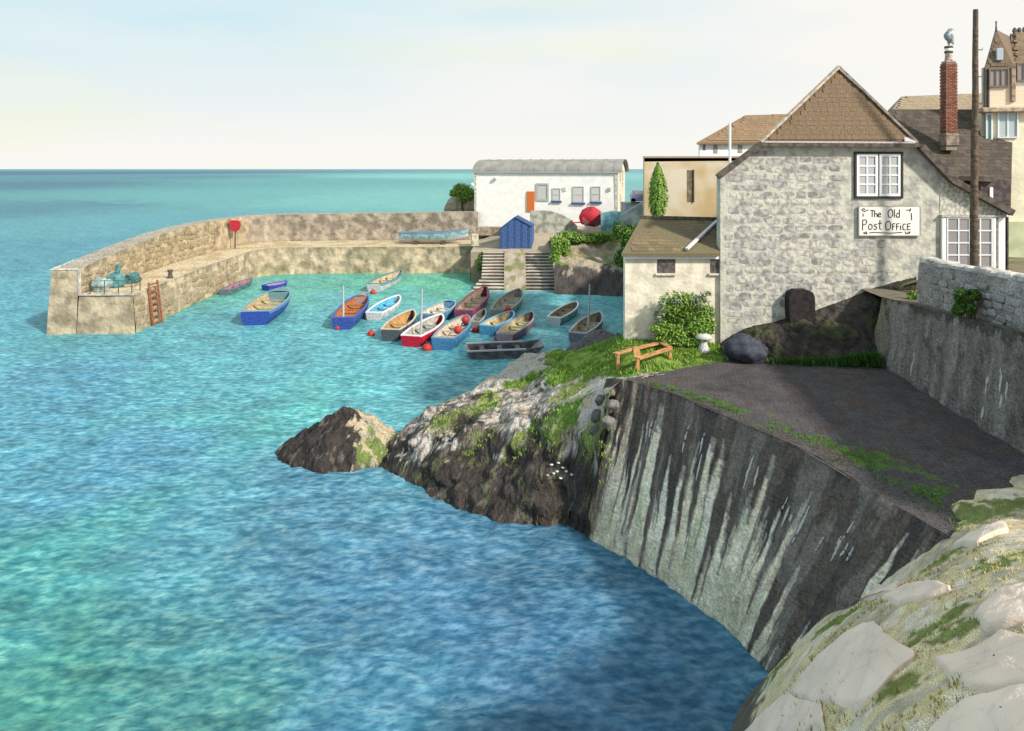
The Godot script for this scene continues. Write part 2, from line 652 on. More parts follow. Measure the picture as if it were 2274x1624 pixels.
func make_materials() -> void:
	var fine := grey_tex(1, 0.03, 0.72, 1.0)
	var blot := grey_tex(2, 0.012, 0.74, 1.0)
	var craggy := grey_tex(6, 0.02, 0.55, 1.0, 512, 5)
	var grit := grey_tex(61, 0.11, 0.5, 1.0, 512, 4)
	var cracks := crack_tex(62, 0.0065)
	var rough_b := grey_tex(3, 0.05, 0.0, 1.0)
	var lump_b := grey_tex(4, 0.015, 0.0, 1.0)
	M.fine = fine; M.blot = blot
	M.leaf = mat(Color(1, 1, 1), 0.7)
	M.leaf.cull_mode = BaseMaterial3D.CULL_DISABLED
	M.leaf.backlight_enabled = true
	M.leaf.backlight = Color(0.45, 0.5, 0.3)
	M.bark = mat(Color(0.13, 0.1, 0.07), 0.9, blot, 2.0)
	M.ground = mat(Color(1.3, 1.3, 1.3), 0.92, grit, 0.8, grit, 1.8)
	M.rock = mat(Color(1.45, 1.45, 1.45), 0.9, grit, 0.42, craggy, 14.0)
	M.slab = mat(Color(0.88, 0.75, 0.675), 0.92, cracks, 0.42, grit, 0.8)
	M.asphalt = mat(Color(1.1, 1.1, 1.1), 0.9, fine, 1.5, rough_b, 0.8)
	M.seawall = mat(Color(1.2, 1.2, 1.2), 0.85, fine, 1.2, rough_b, 2.0)
	M.lime = mat(Color(0.72, 0.71, 0.7), 0.8, fine, 3.0)
	M.render = mat(Color(0.88, 0.88, 0.88), 0.92, ramp_tex(9, 0.018, [[0.2, Color(0.63, 0.63, 0.61)], [0.42, Color(0.72, 0.71, 0.68)], [0.6, Color(0.8, 0.785, 0.74)], [0.8, Color(0.74, 0.76, 0.69)]]), 0.32, rough_b, 1.2)
	M.stones = []
	for c in [Color(0.42, 0.41, 0.395), Color(0.38, 0.37, 0.355), Color(0.54, 0.52, 0.47), Color(0.48, 0.465, 0.44), Color(0.44, 0.425, 0.41), Color(0.5, 0.51, 0.45), Color(0.6, 0.57, 0.51), Color(0.57, 0.545, 0.49)]:
		M.stones.append(mat(c, 0.92, blot, 1.1, rough_b, 0.5))
	M.pier_stones = []
	for c in [Color(0.44, 0.35, 0.21), Color(0.5, 0.41, 0.27), Color(0.4, 0.33, 0.2), Color(0.49, 0.42, 0.3), Color(0.46, 0.38, 0.25)]:
		M.pier_stones.append(mat(c, 0.92, fine, 0.7, rough_b, 2.0))
	M.pier_wall = mat(Color(1.05, 1.05, 1.05), 0.92, blot, 0.22, rough_b, 2.5)
	M.pier_dark = mat(Color(0.27, 0.23, 0.17), 0.92, blot, 0.2, rough_b, 2.5)
	M.deck = mat(Color(1.1, 1.1, 1.1), 0.9, fine, 0.4, rough_b, 1.0)
	M.white = mat(Color(0.9, 0.89, 0.86), 0.7, grey_tex(14, 0.02, 0.95, 1.0), 0.2)
	M.cream = mat(Color(0.72, 0.66, 0.55), 0.9, grey_tex(15, 0.015, 0.88, 1.0), 0.35, rough_b, 0.8)
	M.white_paint = mat(Color(0.75, 0.76, 0.8), 0.5)
	M.frame_dark = mat(Color(0.035, 0.033, 0.032), 0.6)
	M.glass = mat(Color(0.4, 0.41, 0.41), 0.08)
	M.glass.metallic_specular = 0.5
	M.glass_dark = mat(Color(0.26, 0.25, 0.25), 0.1)
	M.glass_blue = mat(Color(0.42, 0.5, 0.53), 0.08)
	M.slate = mat(Color(1, 1, 1), 0.8, fine, 2.0)
	M.lead = mat(Color(0.62, 0.58, 0.64), 0.6)
	M.verge = mat(Color(0.12, 0.1, 0.085), 0.85, blot, 1.0)
	M.timber = mat(Color(0.17, 0.13, 0.1), 0.85, ramp_tex(19, 0.02, [[0.2, Color(0.62, 0.6, 0.56)], [0.8, Color(1, 0.98, 0.95)]]), 0.9, rough_b, 0.8)
	M.tan = mat(Color(0.6, 0.54, 0.43), 0.92, ramp_tex(21, 0.009, [[0.2, Color(0.9, 0.82, 0.7)], [0.8, Color(1, 1, 1)]]), 0.12)
	M.grey_wall = mat(Color(0.4, 0.44, 0.43), 0.9, blot, 0.2)
	M.roof_grey = mat(Color(0.3, 0.29, 0.27), 0.7, grey_tex(23, 0.01, 0.85, 1.0), 0.2)
	M.brick = mat(Color(1, 1, 1), 0.9, fine, 2.5)
	M.orange = mat(Color(0.6, 0.16, 0.04), 0.6)
	M.blue = mat(Color(0.075, 0.15, 0.38), 0.75, fine, 0.7)
	M.blue_dark = mat(Color(0.055, 0.1, 0.28), 0.75, fine, 0.7)
	M.red = mat(Color(0.55, 0.035, 0.06), 0.7, fine, 0.8)
	M.light_blue = mat(Color(0.22, 0.45, 0.56), 0.8, blot, 0.3)
	M.rust = mat(Color(0.36, 0.13, 0.07), 0.85, blot, 1.5)
	M.iron = mat(Color(0.08, 0.075, 0.07), 0.7)
	M.yellow_wall = mat(Color(0.77, 0.73, 0.57), 0.92, grey_tex(27, 0.01, 0.9, 1.0), 0.25, rough_b, 0.6)
	M.green_wall = mat(Color(0.55, 0.6, 0.4), 0.92, grey_tex(28, 0.01, 0.88, 1.0), 0.3)
	M.net = mat(Color(0.16, 0.38, 0.4), 0.85, blot, 1.3, rough_b, 4.0)

# ---------------------------------------------------------------- ground heights
func make_heights() -> void:
	var a := []
	for q in [[840, 1035, -0.1], [900, 1075, -0.1], [985, 1128, -0.1], [1130, 1168, -0.1], [1290, 1192, -0.1], [880, 975, 0.75], [950, 915, 1.2], [1040, 872, 1.5], [1130, 822, 1.6], [1200, 803, 1.7],
			[1400, 838, 4.65], [1300, 852, 3.7], [1290, 905, 3.5], [1300, 1000, 2.5], [1350, 880, 4.4], [1330, 930, 3.5], [1200, 905, 2.9], [1100, 955, 2.0], [1200, 1050, 1.5], [1000, 1000, 1.2], [905, 1010, 0.7], [1120, 1060, 1.0], [1200, 850, 2.7], [1090, 890, 1.9]]:
		a.append(on(q[0], q[1], q[2]))
	for q in [[1240, 822, 29.5], [1300, 802, 29.0], [1340, 795, 28.0], [1388, 755, 27.1], [1450, 765, 26.9], [1500, 765, 26.8], [1592, 790, 26.2], [1500, 810, 25.4], [1560, 762, 26.9]]:
		a.append(at(q[0], q[1], q[2]))
	for q in [[4.2, 4.72, -23.3], [6, 4.74, -24.35], [7.9, 4.76, -25.5], [8.5, 4.9, -28], [9, 4.7, -33], [7, 4.4, -33], [5.6, 4.6, -30.5], [-7.6, -1.6, -27], [-6.5, -1.6, -29.5], [-4.5, -1.5, -33], [-2, -1.5, -36.5], [1, -1.5, -39.5], [4.6, -0.8, -39.5], [4.4, 1.4, -35.5], [-5, -2, -24.5], [-1, -2, -21], [1.5, -2, -20]]:
		a.append(Vector3(q[0], q[1], q[2]))
	head = tps(a)
	var b := []
	for q in [[1620, 1622, -0.15], [1705, 1512, -0.15], [1765, 1440, 0.9], [1850, 1312, 2.9], [1960, 1286, 3.7], [2030, 1280, 4.2], [2112, 1196, 4.85], [2180, 1150, 4.95], [2274, 1098, 5.05], [2274, 1200, 5.7], [2274, 1400, 6.3], [2274, 1624, 6.7], [2000, 1400, 5.1], [2000, 1624, 5.8], [1800, 1500, 3.1], [1800, 1624, 3.9], [1700, 1624, 1.8], [1880, 1400, 3.9], [2120, 1300, 5.4], [2140, 1500, 6.0], [1900, 1530, 4.6]]:
		b.append(on(q[0], q[1], q[2]))
	for q in [[3.6, -1.5, -13.6], [5, -1.5, -17], [3.0, 0.2, -10], [2.4, 2.2, -6], [3, 4.4, -4.5], [9, 4.7, -14.4], [13, 5.1, -15.2], [13, 6.6, -9], [10, 7, -5], [18, 7.6, -12], [18, 8.2, -4], [12.4, 5.0, -12.5], [7.0, 1.7, -14.6], [7.5, 3.1, -13.7]]:
		b.append(Vector3(q[0], q[1], q[2]))
	fore = tps(b)

func h_head(x: float, z: float) -> float:
	var y := lift(head, x, z)
	var k := clampf((4.3 - y) / 1.5, 0.15, 1.0)
	return y + k * (0.28 * fbm(x * 55, 3, z * 55) + 0.22 * (nr.get_noise_3d(x * 45, 9, z * 45) - 0.2) + 0.12 * fbm(x * 190, 7, z * 190))

func h_fore(x: float, z: float) -> float:
	return lift(fore, x, z) + 0.1 * fbm(x * 70, 21, z * 70) + 0.03 * fbm(x * 260, 5, z * 260) + 0.05 * (nr.get_noise_3d(x * 38 + 100, 2, z * 60) - 0.2)

func land(h: Callable, x: float, y: float, d0: float, d1: float) -> Vector3: # where the line of sight through a sketch point meets that ground
	var d := d0
	while d < d1:
		var p := at(x, y, d)
		if p.y <= h.call(p.x, p.z): return Vector3(p.x, h.call(p.x, p.z), p.z)
		d += 0.05
	return at(x, y, d1)

# ---------------------------------------------------------------- sea
func make_sea() -> void:
	var ctl := []
	for q in [[30, 385, 46, 112, 140], [30, 410, 56, 124, 146], [330, 395, 62, 142, 154], [650, 400, 70, 176, 166], [1000, 392, 130, 210, 192], [60, 460, 66, 140, 156], [450, 440, 90, 182, 172], [850, 440, 112, 200, 182], [60, 560, 72, 162, 176], [300, 500, 84, 172, 178], [60, 680, 80, 176, 190], [1000, 628, 96, 205, 150], [820, 622, 98, 204, 160], [640, 640, 96, 196, 172], [700, 700, 98, 192, 192], [450, 740, 92, 184, 190], [1150, 700, 108, 194, 198], [1330, 680, 110, 196, 198], [900, 820, 92, 192, 196], [500, 860, 96, 190, 196], [560, 920, 86, 194, 180], [150, 860, 92, 172, 196], [350, 1000, 96, 170, 200], [100, 1050, 86, 170, 190], [700, 1150, 98, 160, 186], [420, 1200, 92, 172, 188], [100, 1250, 70, 178, 168], [200, 1450, 70, 168, 146], [420, 1550, 78, 160, 150], [760, 1300, 86, 150, 184], [1000, 1200, 92, 146, 178], [1000, 1450, 78, 136, 174], [1200, 1250, 84, 136, 168], [1250, 1500, 76, 128, 164], [900, 1600, 78, 146, 172], [1200, 1620, 80, 134, 168], [-300, 1000, 80, 172, 188], [-300, 1500, 74, 170, 160], [2300, 500, 150, 205, 190], [1330, 800, 108, 190, 196], [980, 900, 96, 190, 192]]:
		var p := on(q[0], q[1], 0)
		ctl.append([p.x, p.z, s8(q[2], q[3], q[4]), -p.z])
	var rows := 420
	var cols := 300
	var p := PackedVector3Array()
	var cc := PackedColorArray()
	var uvs := PackedVector2Array()
	var uvs2 := PackedVector2Array()
	var wn := FastNoiseLite.new()
	wn.seed = 77; wn.frequency = 0.01; wn.fractal_octaves = 3
	for j in rows + 1:
		var d := 6.0 * pow(2600.0, float(j) / rows)
		if d > 420: d = 420 + (d - 420) * 1.6
		for i in cols + 1:
			var x := (float(i) / cols * 2.0 - 1.0) * (d * 1.05 + 14.0)
			var z := -d
			var fade := clampf(1.0 - d / 90.0, 0, 1)
			var y := 0.1 * fade * (wn.get_noise_3d(x * 28, z * 60, 0) + 0.6 * wn.get_noise_3d(x * 90, z * 150, 5))
			p.append(Vector3(x, y, z))
			uvs.append(Vector2(x / 26.0, z / 15.0))
			uvs2.append(Vector2(x / 71.0 + 0.1, z / 31.0))
			# depth and bottom: weed, sand and channel give the water its own colour
			var c := Color(0, 0, 0)
			var tw := 0.0
			var wx := x + 0.1 * d * fbm(x * 9, 4, z * 9)
			var wz := z + 0.16 * d * fbm(x * 9, 40, z * 9)
			for q in ctl:
				var s: float = 0.09 * (float(q[3]) + d)
				var e: float = ((wx - q[0]) * (wx - q[0]) + (wz - q[1]) * (wz - q[1]) * 0.5) / (s * s)
				var w := 1.0 / (e * e + 0.02)
				c += (q[2] as Color) * w
				tw += w
			c = c / tw
			var m := fbm(x * 26, 60, z * 60) + 0.7 * fbm(x * 70, 61, z * 150)
			m *= clampf(1.3 - d / 160.0, 0.35, 1.0)
			c = c * 0.96
			var grey := c.r * 0.25 + c.g * 0.6 + c.b * 0.15
			c = c.lerp(Color(grey, grey, grey), 0.29) * 0.97 + Color(0.012, 0.012, 0.014)
			c = c * (1.0 + 0.42 * m)
			c.a = 1
			cc.append(c)
	var g := Geo.new()
	var keep := PackedByteArray()
	g.grid(p, cc, cols + 1, keep, true)
	g.uv = uvs
	g.uv2 = uvs2
	var m := StandardMaterial3D.new()
	m.vertex_color_use_as_albedo = true
	m.albedo_color = Color(1, 1, 1)
	m.roughness = 0.42
	m.metallic_specular = 0.2
	m.albedo_texture = ramp_tex(41, 0.045, [[0.2, Color(0.62, 0.76, 0.82)], [0.42, Color(0.76, 0.86, 0.9)], [0.55, Color(0.86, 0.92, 0.94)], [0.7, Color(1, 1, 1)]], 1024, 1.0, 4)
	m.detail_enabled = true
	m.detail_blend_mode = BaseMaterial3D.BLEND_MODE_MUL
	m.detail_uv_layer = BaseMaterial3D.DETAIL_UV_2
	m.detail_albedo = ramp_tex(43, 0.05, [[0.2, Color(0.72, 0.84, 0.88)], [0.5, Color(0.88, 0.94, 0.96)], [0.7, Color(1, 1, 1)]], 1024, 1.0, 4)
	m.heightmap_enabled = true
	m.heightmap_texture = grey_tex(45, 0.05, 0.0, 1.0, 1024, 4)
	m.heightmap_scale = 3.2
	var o := MeshInstance3D.new()
	o.mesh = g.mesh()
	o.material_override = m
	put(o, "sea", self)
	tag(o, "turquoise and blue harbour and sea water reaching the horizon", "water", "", "structure")

# ---------------------------------------------------------------- headland with grass and dark rock
func spots(list: Array, h: Callable, d0: float, d1: float) -> Array: # [place, rx, rz, tone]
	var r := []
	for q in list:
		r.append([land(h, q[0], q[1], d0, d1), q[2], q[3], q[4]])
	return r

func spot_at(list: Array, x: float, z: float, ragged: float) -> Variant:
	var best: Variant = null
	var low := 1.0
	for q in list:
		var e: float = pow((x - q[0].x) / q[1], 2) + pow((z - q[0].z) / q[2], 2) + ragged
		if e < low:
			low = e; best = q[3]
	return best

var green_head := []
var green_fore := []
func make_headland() -> void:
	var green := Color(0.13, 0.23, 0.035)
	var light_green := Color(0.3, 0.36, 0.1)
	var dull := Color(0.2, 0.23, 0.09)
	var li := []
	for q in [[1160, 850, 1.3, 0.6, green], [1090, 885, 0.7, 1.3, light_green], [1075, 905, 0.8, 0.9, green], [1030, 925, 1.3, 1.0, dull], [980, 935, 0.8, 0.8, dull], [1200, 945, 1.0, 0.8, green], [1270, 870, 1.1, 0.8, light_green], [1265, 910, 0.9, 1.0, green], [1150, 990, 0.6, 0.5, light_green], [1060, 985, 0.9, 0.5, dull], [1240, 960, 0.5, 0.7, light_green], [1300, 1010, 0.35, 0.6, light_green], [1345, 950, 0.4, 0.8, dull]]:
		li.append(q)
	for q in li:
		q[2] *= 0.8; q[3] *= 0.8
	green_head = spots(li, h_head, 20.0, 45.0)
	var x0 := -7.5
	var z0 := -40.0
	var st := 0.09
	var w := int(16.5 / st) + 1
	var hh := int(21.0 / st) + 1
	var p := PackedVector3Array()
	var cc := PackedColorArray()
	var keep := PackedByteArray()
	for j in hh:
		for i in w:
			var x := x0 + i * st
			var z := z0 + j * st
			var y := h_head(x, z)
			var cr := clampf((4.2 - y) * 0.7, 0, 1)
			p.append(Vector3(x + cr * 0.3 * fbm(x * 70, y * 110 + 900, z * 70), y, z + cr * (0.35 * fbm(x * 70, y * 110, z * 70) + 0.14 * fbm(x * 220, y * 260, z * 220))))
			var ok := y > -0.9 and not (z > -21.9 and x > 1.9) and not (z > -23.0 and x > 2.55 + (-z - 21.9) * 1.0)
			if x > 3.9 and z > -22.9 - (x - 3.9) / 4.4 * 2.5 + 0.25: ok = false
			keep.append(1 if ok else 0)
			var n1 := fbm(x * 120, y * 120, z * 120)
			var n2 := fbm(x * 330, y * 330, z * 330)
			var c := Color(0.55, 0.51, 0.48) * (1.0 + 0.25 * n1 + 0.22 * n2)
			if n1 + 0.5 * n2 > 0.22: c = Color(0.5, 0.42, 0.3)
			if n1 - 0.4 * n2 < -0.25: c = Color(0.4, 0.37, 0.36)
			# weathered black rock of the tide zone, front shade painted in too; ragged upper edge
			var line := 1.0 + clampf((x + 5.0) / 7.0, 0, 1.15) * 1.35 + 1.1 * fbm(x * 70, 33, z * 70) + 0.7 * n2
			if z < -30.0 + x * 0.2: line -= 1.2
			if y < line:
				c = Color(0.055, 0.046, 0.042) * (1.0 + 0.8 * n2)
				if n1 + n2 > 0.5: c = Color(0.15, 0.13, 0.115)
				elif n1 - n2 > 0.45: c = Color(0.11, 0.12, 0.06)
			else:
				if y < line + 0.5 and n2 > -0.05: c = Color(0.2, 0.17, 0.15)
				var gr: Variant = spot_at(green_head, x, z, 1.7 * n1 + 1.3 * n2 + 0.15)
				if gr != null: c = (gr as Color) * (1.0 + 0.7 * n2)
			# turf between the terrace and the harbour
			if x > 1.7 + 0.9 * n1 and y > 2.3 + 0.5 * n1 and z < -27.2 + clampf((x - 2.6) / 1.5, 0, 1) * 3.3 - 0.9 * n1 - 0.4 * n2:
				c = Color(0.2, 0.3, 0.045) * (1.0 + 0.5 * n1 + 0.5 * n2)
				if n1 < -0.2: c = Color(0.12, 0.2, 0.03)
			c.a = 1
			cc.append(c)
	var g := Geo.new()
	g.grid(p, cc, w, keep)
	var o := part("headland", g, M.rock, self)
	tag(o, "rocky point with patches of turf above black tide-washed rock with shade painted in", "terrain", "", "structure")

# ---------------------------------------------------------------- pale slabs and dry turf in the foreground
func make_foreground() -> void:
	var st := 0.085
	var x0 := 1.6
	var z0 := -17.6
	var w := int(17.5 / st) + 1
	var hh := int(15.6 / st) + 1
	var p := PackedVector3Array()
	var cc := PackedColorArray()
	var keep := PackedByteArray()
	var li := []
	var green := Color(0.26, 0.3, 0.1)
	for q in [[1880, 1368, 0.5, 0.3, green], [1855, 1385, 0.4, 0.3, green], [2060, 1405, 0.5, 0.22, green], [2130, 1395, 0.4, 0.2, green], [2230, 1125, 1.6, 0.5, green], [2150, 1160, 0.5, 0.3, green], [2250, 1240, 0.8, 0.25, green], [2080, 1250, 0.35, 0.2, green], [2120, 1225, 0.3, 0.2, green], [1735, 1480, 0.25, 0.35, green], [2000, 1520, 0.3, 0.3, Color(0.3, 0.3, 0.09)]]:
		li.append(q)
	green_fore = spots(li, h_fore, 4.0, 17.0)
	for j in hh:
		for i in w:
			var x := x0 + i * st
			var z := z0 + j * st
			var y := h_fore(x, z)
			p.append(Vector3(x, y, z))
			var ok := y > -0.8
			if z < -11.0: ok = ok and (y > 4.55 or x < 8.4 + (z + 13.1) * 0.56 + 0.9)
			keep.append(1 if ok else 0)
			var a := fbm(x * 50 + z * 20, 44, z * 90)
			var n1 := fbm(x * 150, y * 150, z * 150)
			var n2 := fbm(x * 420, y * 420, z * 420)
			var c := Color(0.9, 0.74, 0.46)
			if a + 0.3 * n1 > 0.12: c = Color(0.62, 0.54, 0.41)
			elif a + 0.4 * n1 < -0.2: c = Color(0.92, 0.8, 0.64)
			elif n1 > 0.2: c = Color(0.74, 0.62, 0.34)
			c = c * (1.0 + 0.25 * n1 + 0.45 * n2)
			if y < 1.0 + 0.8 * n1 + 0.6 * n2: c = Color(0.16, 0.14, 0.11) * (1.0 + 0.6 * n2)
			var gr: Variant = spot_at(green_fore, x, z, 1.4 * n1 + 1.3 * n2 + 0.2)
			if gr != null: c = (gr as Color) * (1.0 + 0.7 * n2)
			c.a = 1
			cc.append(c)
	var g := Geo.new()
	g.grid(p, cc, w, keep)
	tag(part("foreground_cliff", g, M.ground, self), "cliff top of ochre dry turf and stony earth", "terrain", "", "structure")
	var k := 0
	for q in [
			["flat pale pink slab standing highest in the dry turf, wide and pointed at its upper end", [[1752, 1541], [1820, 1470], [1888, 1411], [1943, 1393], [1973, 1427], [2028, 1465], [1973, 1523], [1902, 1585], [1827, 1561]]],
			["low pale slab at the water's edge below the big pointed slab", [[1752, 1548], [1827, 1572], [1835, 1630], [1640, 1640], [1690, 1590]]],
			["broad greyish pink slab with pencil-thin cracks and rounded top at the edge of the turf", [[2075, 1472], [2174, 1451], [2222, 1414], [2290, 1431], [2380, 1480], [2330, 1547], [2143, 1537], [2099, 1489]]],
			["pale slab lowest of all, below the broad cracked slab", [[2060, 1640], [2144, 1568], [2300, 1556], [2400, 1640], [2240, 1680]]],
			["long thin pale ledge of rock where the sea wall meets the cliff", [[1806, 1366], [1850, 1312], [1930, 1296], [2000, 1302], [1985, 1322], [1900, 1336]]],
			["pinkish slab half sunk in turf, above the broad cracked slab", [[2168, 1372], [2220, 1325], [2300, 1305], [2380, 1340], [2300, 1382], [2190, 1408]]],
			["narrow pale ledge continuing the long thin ledge to its right", [[1960, 1334], [2010, 1310], [2060, 1306], [2108, 1318], [2050, 1338], [1995, 1347]]],
			["small whitish stone ledge beside the terrace's near corner", [[2115, 1222], [2170, 1185], [2230, 1160], [2240, 1185], [2170, 1215]]]]:
		rock_slab(q[0], q[1], k)
		k += 1

func rock_slab(label: String, outline: Array, k: int) -> void:
	var rim := []
	for q in outline: rim.append(land(h_fore, q[0], q[1], 4.0, 17.0))
	var mid := Vector3.ZERO
	for r in rim: mid += r / rim.size()
	var n := 64
	var g := Geo.new()
	var p := PackedVector3Array()
	var rings := [[1.03, -0.35], [1.015, 0.0], [0.99, 0.04], [0.95, 0.055], [0.8, 0.06], [0.62, 0.065], [0.4, 0.07], [0.2, 0.07], [0.02, 0.07]]
	for r in rings:
		for i in n + 1:
			var t := float(i % n) / n * rim.size()
			var a: Vector3 = rim[int(t) % rim.size()]
			var b: Vector3 = rim[(int(t) + 1) % rim.size()]
			var e := a.lerp(b, t - int(t))
			e += (e - mid) * 0.1 * fbm(e.x * 160, 70 + k, e.z * 160)
			var q: Vector3 = mid + (e - mid) * r[0]
			var lv: float = lerp(h_fore(q.x, q.z), lift(fore, q.x, q.z) + 0.05, 0.75)
			q.y = lv + r[1] + (0.05 * fbm(q.x * 90, 71, q.z * 90) + 0.025 * (nr.get_noise_3d(q.x * 60, 72 + k * 10, q.z * 60)) + 0.03 * fbm(q.x * 380, 73, q.z * 380) if r[1] > 0 else 0.0)
			p.append(q)
	g.grid(p, PackedColorArray(), n + 1, PackedByteArray(), true)
	solo("rock_slab", g, M.slab, label, "rock", mid, "pale rock slabs in the foreground turf")

# ---------------------------------------------------------------- terrace between the walls
var wall_low := [Vector3(1.7, -0.6, -23.0), Vector3(2.2, -0.6, -22.15), Vector3(3.8, -0.6, -20), Vector3(5.35, -0.6, -17.6), Vector3(6.0, -0.6, -16), Vector3(6.4, -0.6, -14.4), Vector3(6.6, -0.6, -12.3)]
var wall_top := [Vector3(3.35, 4.55, -24.0), Vector3(3.87, 4.82, -23.0), Vector3(5.2, 4.85, -21.4), Vector3(7.3, 4.85, -17.5), Vector3(8.15, 4.85, -14.4), Vector3(8.5, 4.85, -13.0), Vector3(8.7, 4.85, -11)]

func edge_x(z: float) -> float:
	if z < -23.0: return 3.87 + (-z - 23.0) / 2.5 * 4.5
	for i in wall_top.size() - 1:
		var a: Vector3 = wall_top[i]
		var b: Vector3 = wall_top[i + 1]
		if z <= b.z: return lerp(a.x, b.x, clampf((z - a.z) / (b.z - a.z), 0, 1))
	return 8.7

func make_terrace() -> void:
	var rows := 130
	var cols := 90
	var p := PackedVector3Array()
	var cc := PackedColorArray()
	for j in rows + 1:
		var z := -25.9 + 15.5 * j / rows
		var xl := edge_x(z)
		for i in cols + 1:
			var x: float = lerp(xl, 14.4, float(i) / cols)
			var n1 := fbm(x * 60, 50, z * 60)
			var n2 := fbm(x * 300, 51, z * 300)
			p.append(Vector3(x, 4.83 + 0.03 * n1 + 0.015 * n2, z))
			var c := Color(0.1, 0.09, 0.094) * (1.0 + 0.4 * n1 + 0.35 * n2)
			if n1 > 0.2: c = c * Color(0.85, 0.75, 0.68)
			elif fbm(x * 33, 58, z * 21) > 0.16: c = c * 0.8
			var far_edge := x - xl - (0.25 + 0.08 * (z + 24.0)) - 0.3 * n1
			if z > -22.5 and far_edge < 0.35 + 0.9 * n2 + (0.6 if z > -18.0 else 0.0) and far_edge > -0.1 and n1 + 0.5 * n2 > -0.06: c = Color(0.07, 0.13, 0.03) * (1.0 + 0.8 * n2)
			c.a = 1
			cc.append(c)
	var g := Geo.new()
	g.grid(p, cc, cols + 1)
	tag(part("terrace", g, M.asphalt, self), "dark grey tarred terrace between the sea wall and the retaining wall", "pavement", "", "structure")
	# dark earth bank up to the foot of the old post office
	g = Geo.new()
	var low := [Vector3(8.0, 4.7, -25.5), Vector3(9.5, 4.7, -25.1), Vector3(11.5, 4.7, -24.7), Vector3(13.3, 4.7, -24.6), Vector3(14.6, 4.7, -25)]
	var top := [Vector3(8.3, 5.0, -27.02), Vector3(9.3, 5.6, -27.02), Vector3(11.8, 6.25, -27.02), Vector3(14.6, 7.3, -27.02), Vector3(16.2, 7.7, -27.02)]
	p = PackedVector3Array()
	cc = PackedColorArray()
	for i in 91:
		var a := sample(low, i / 90.0)
		var b := sample(top, i / 90.0)
		for j in 31:
			var v := j / 30.0
			var q := a.lerp(b, v)
			q.y = lerp(a.y, b.y, pow(v, 0.75))
			var n1 := fbm(q.x * 90, 140, q.z * 90)
			var n2 := fbm(q.x * 280, 141, q.z * 280)
			q += Vector3(0, 0.3 * n1 + 0.15 * n2, 0.25 * n1) * clampf(v * 4, 0, 1) * clampf((1 - v) * 4, 0.15, 1)
			p.append(q)
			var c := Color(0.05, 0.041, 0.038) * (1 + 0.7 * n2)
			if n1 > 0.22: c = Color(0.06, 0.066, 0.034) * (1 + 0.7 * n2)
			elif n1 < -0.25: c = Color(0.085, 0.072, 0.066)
			c.a = 1
			cc.append(c)
	g.grid(p, cc, 31)
	tag(part("bank", g, M.rock, self), "dark earth bank under the gable of the post office", "terrain", "", "structure")

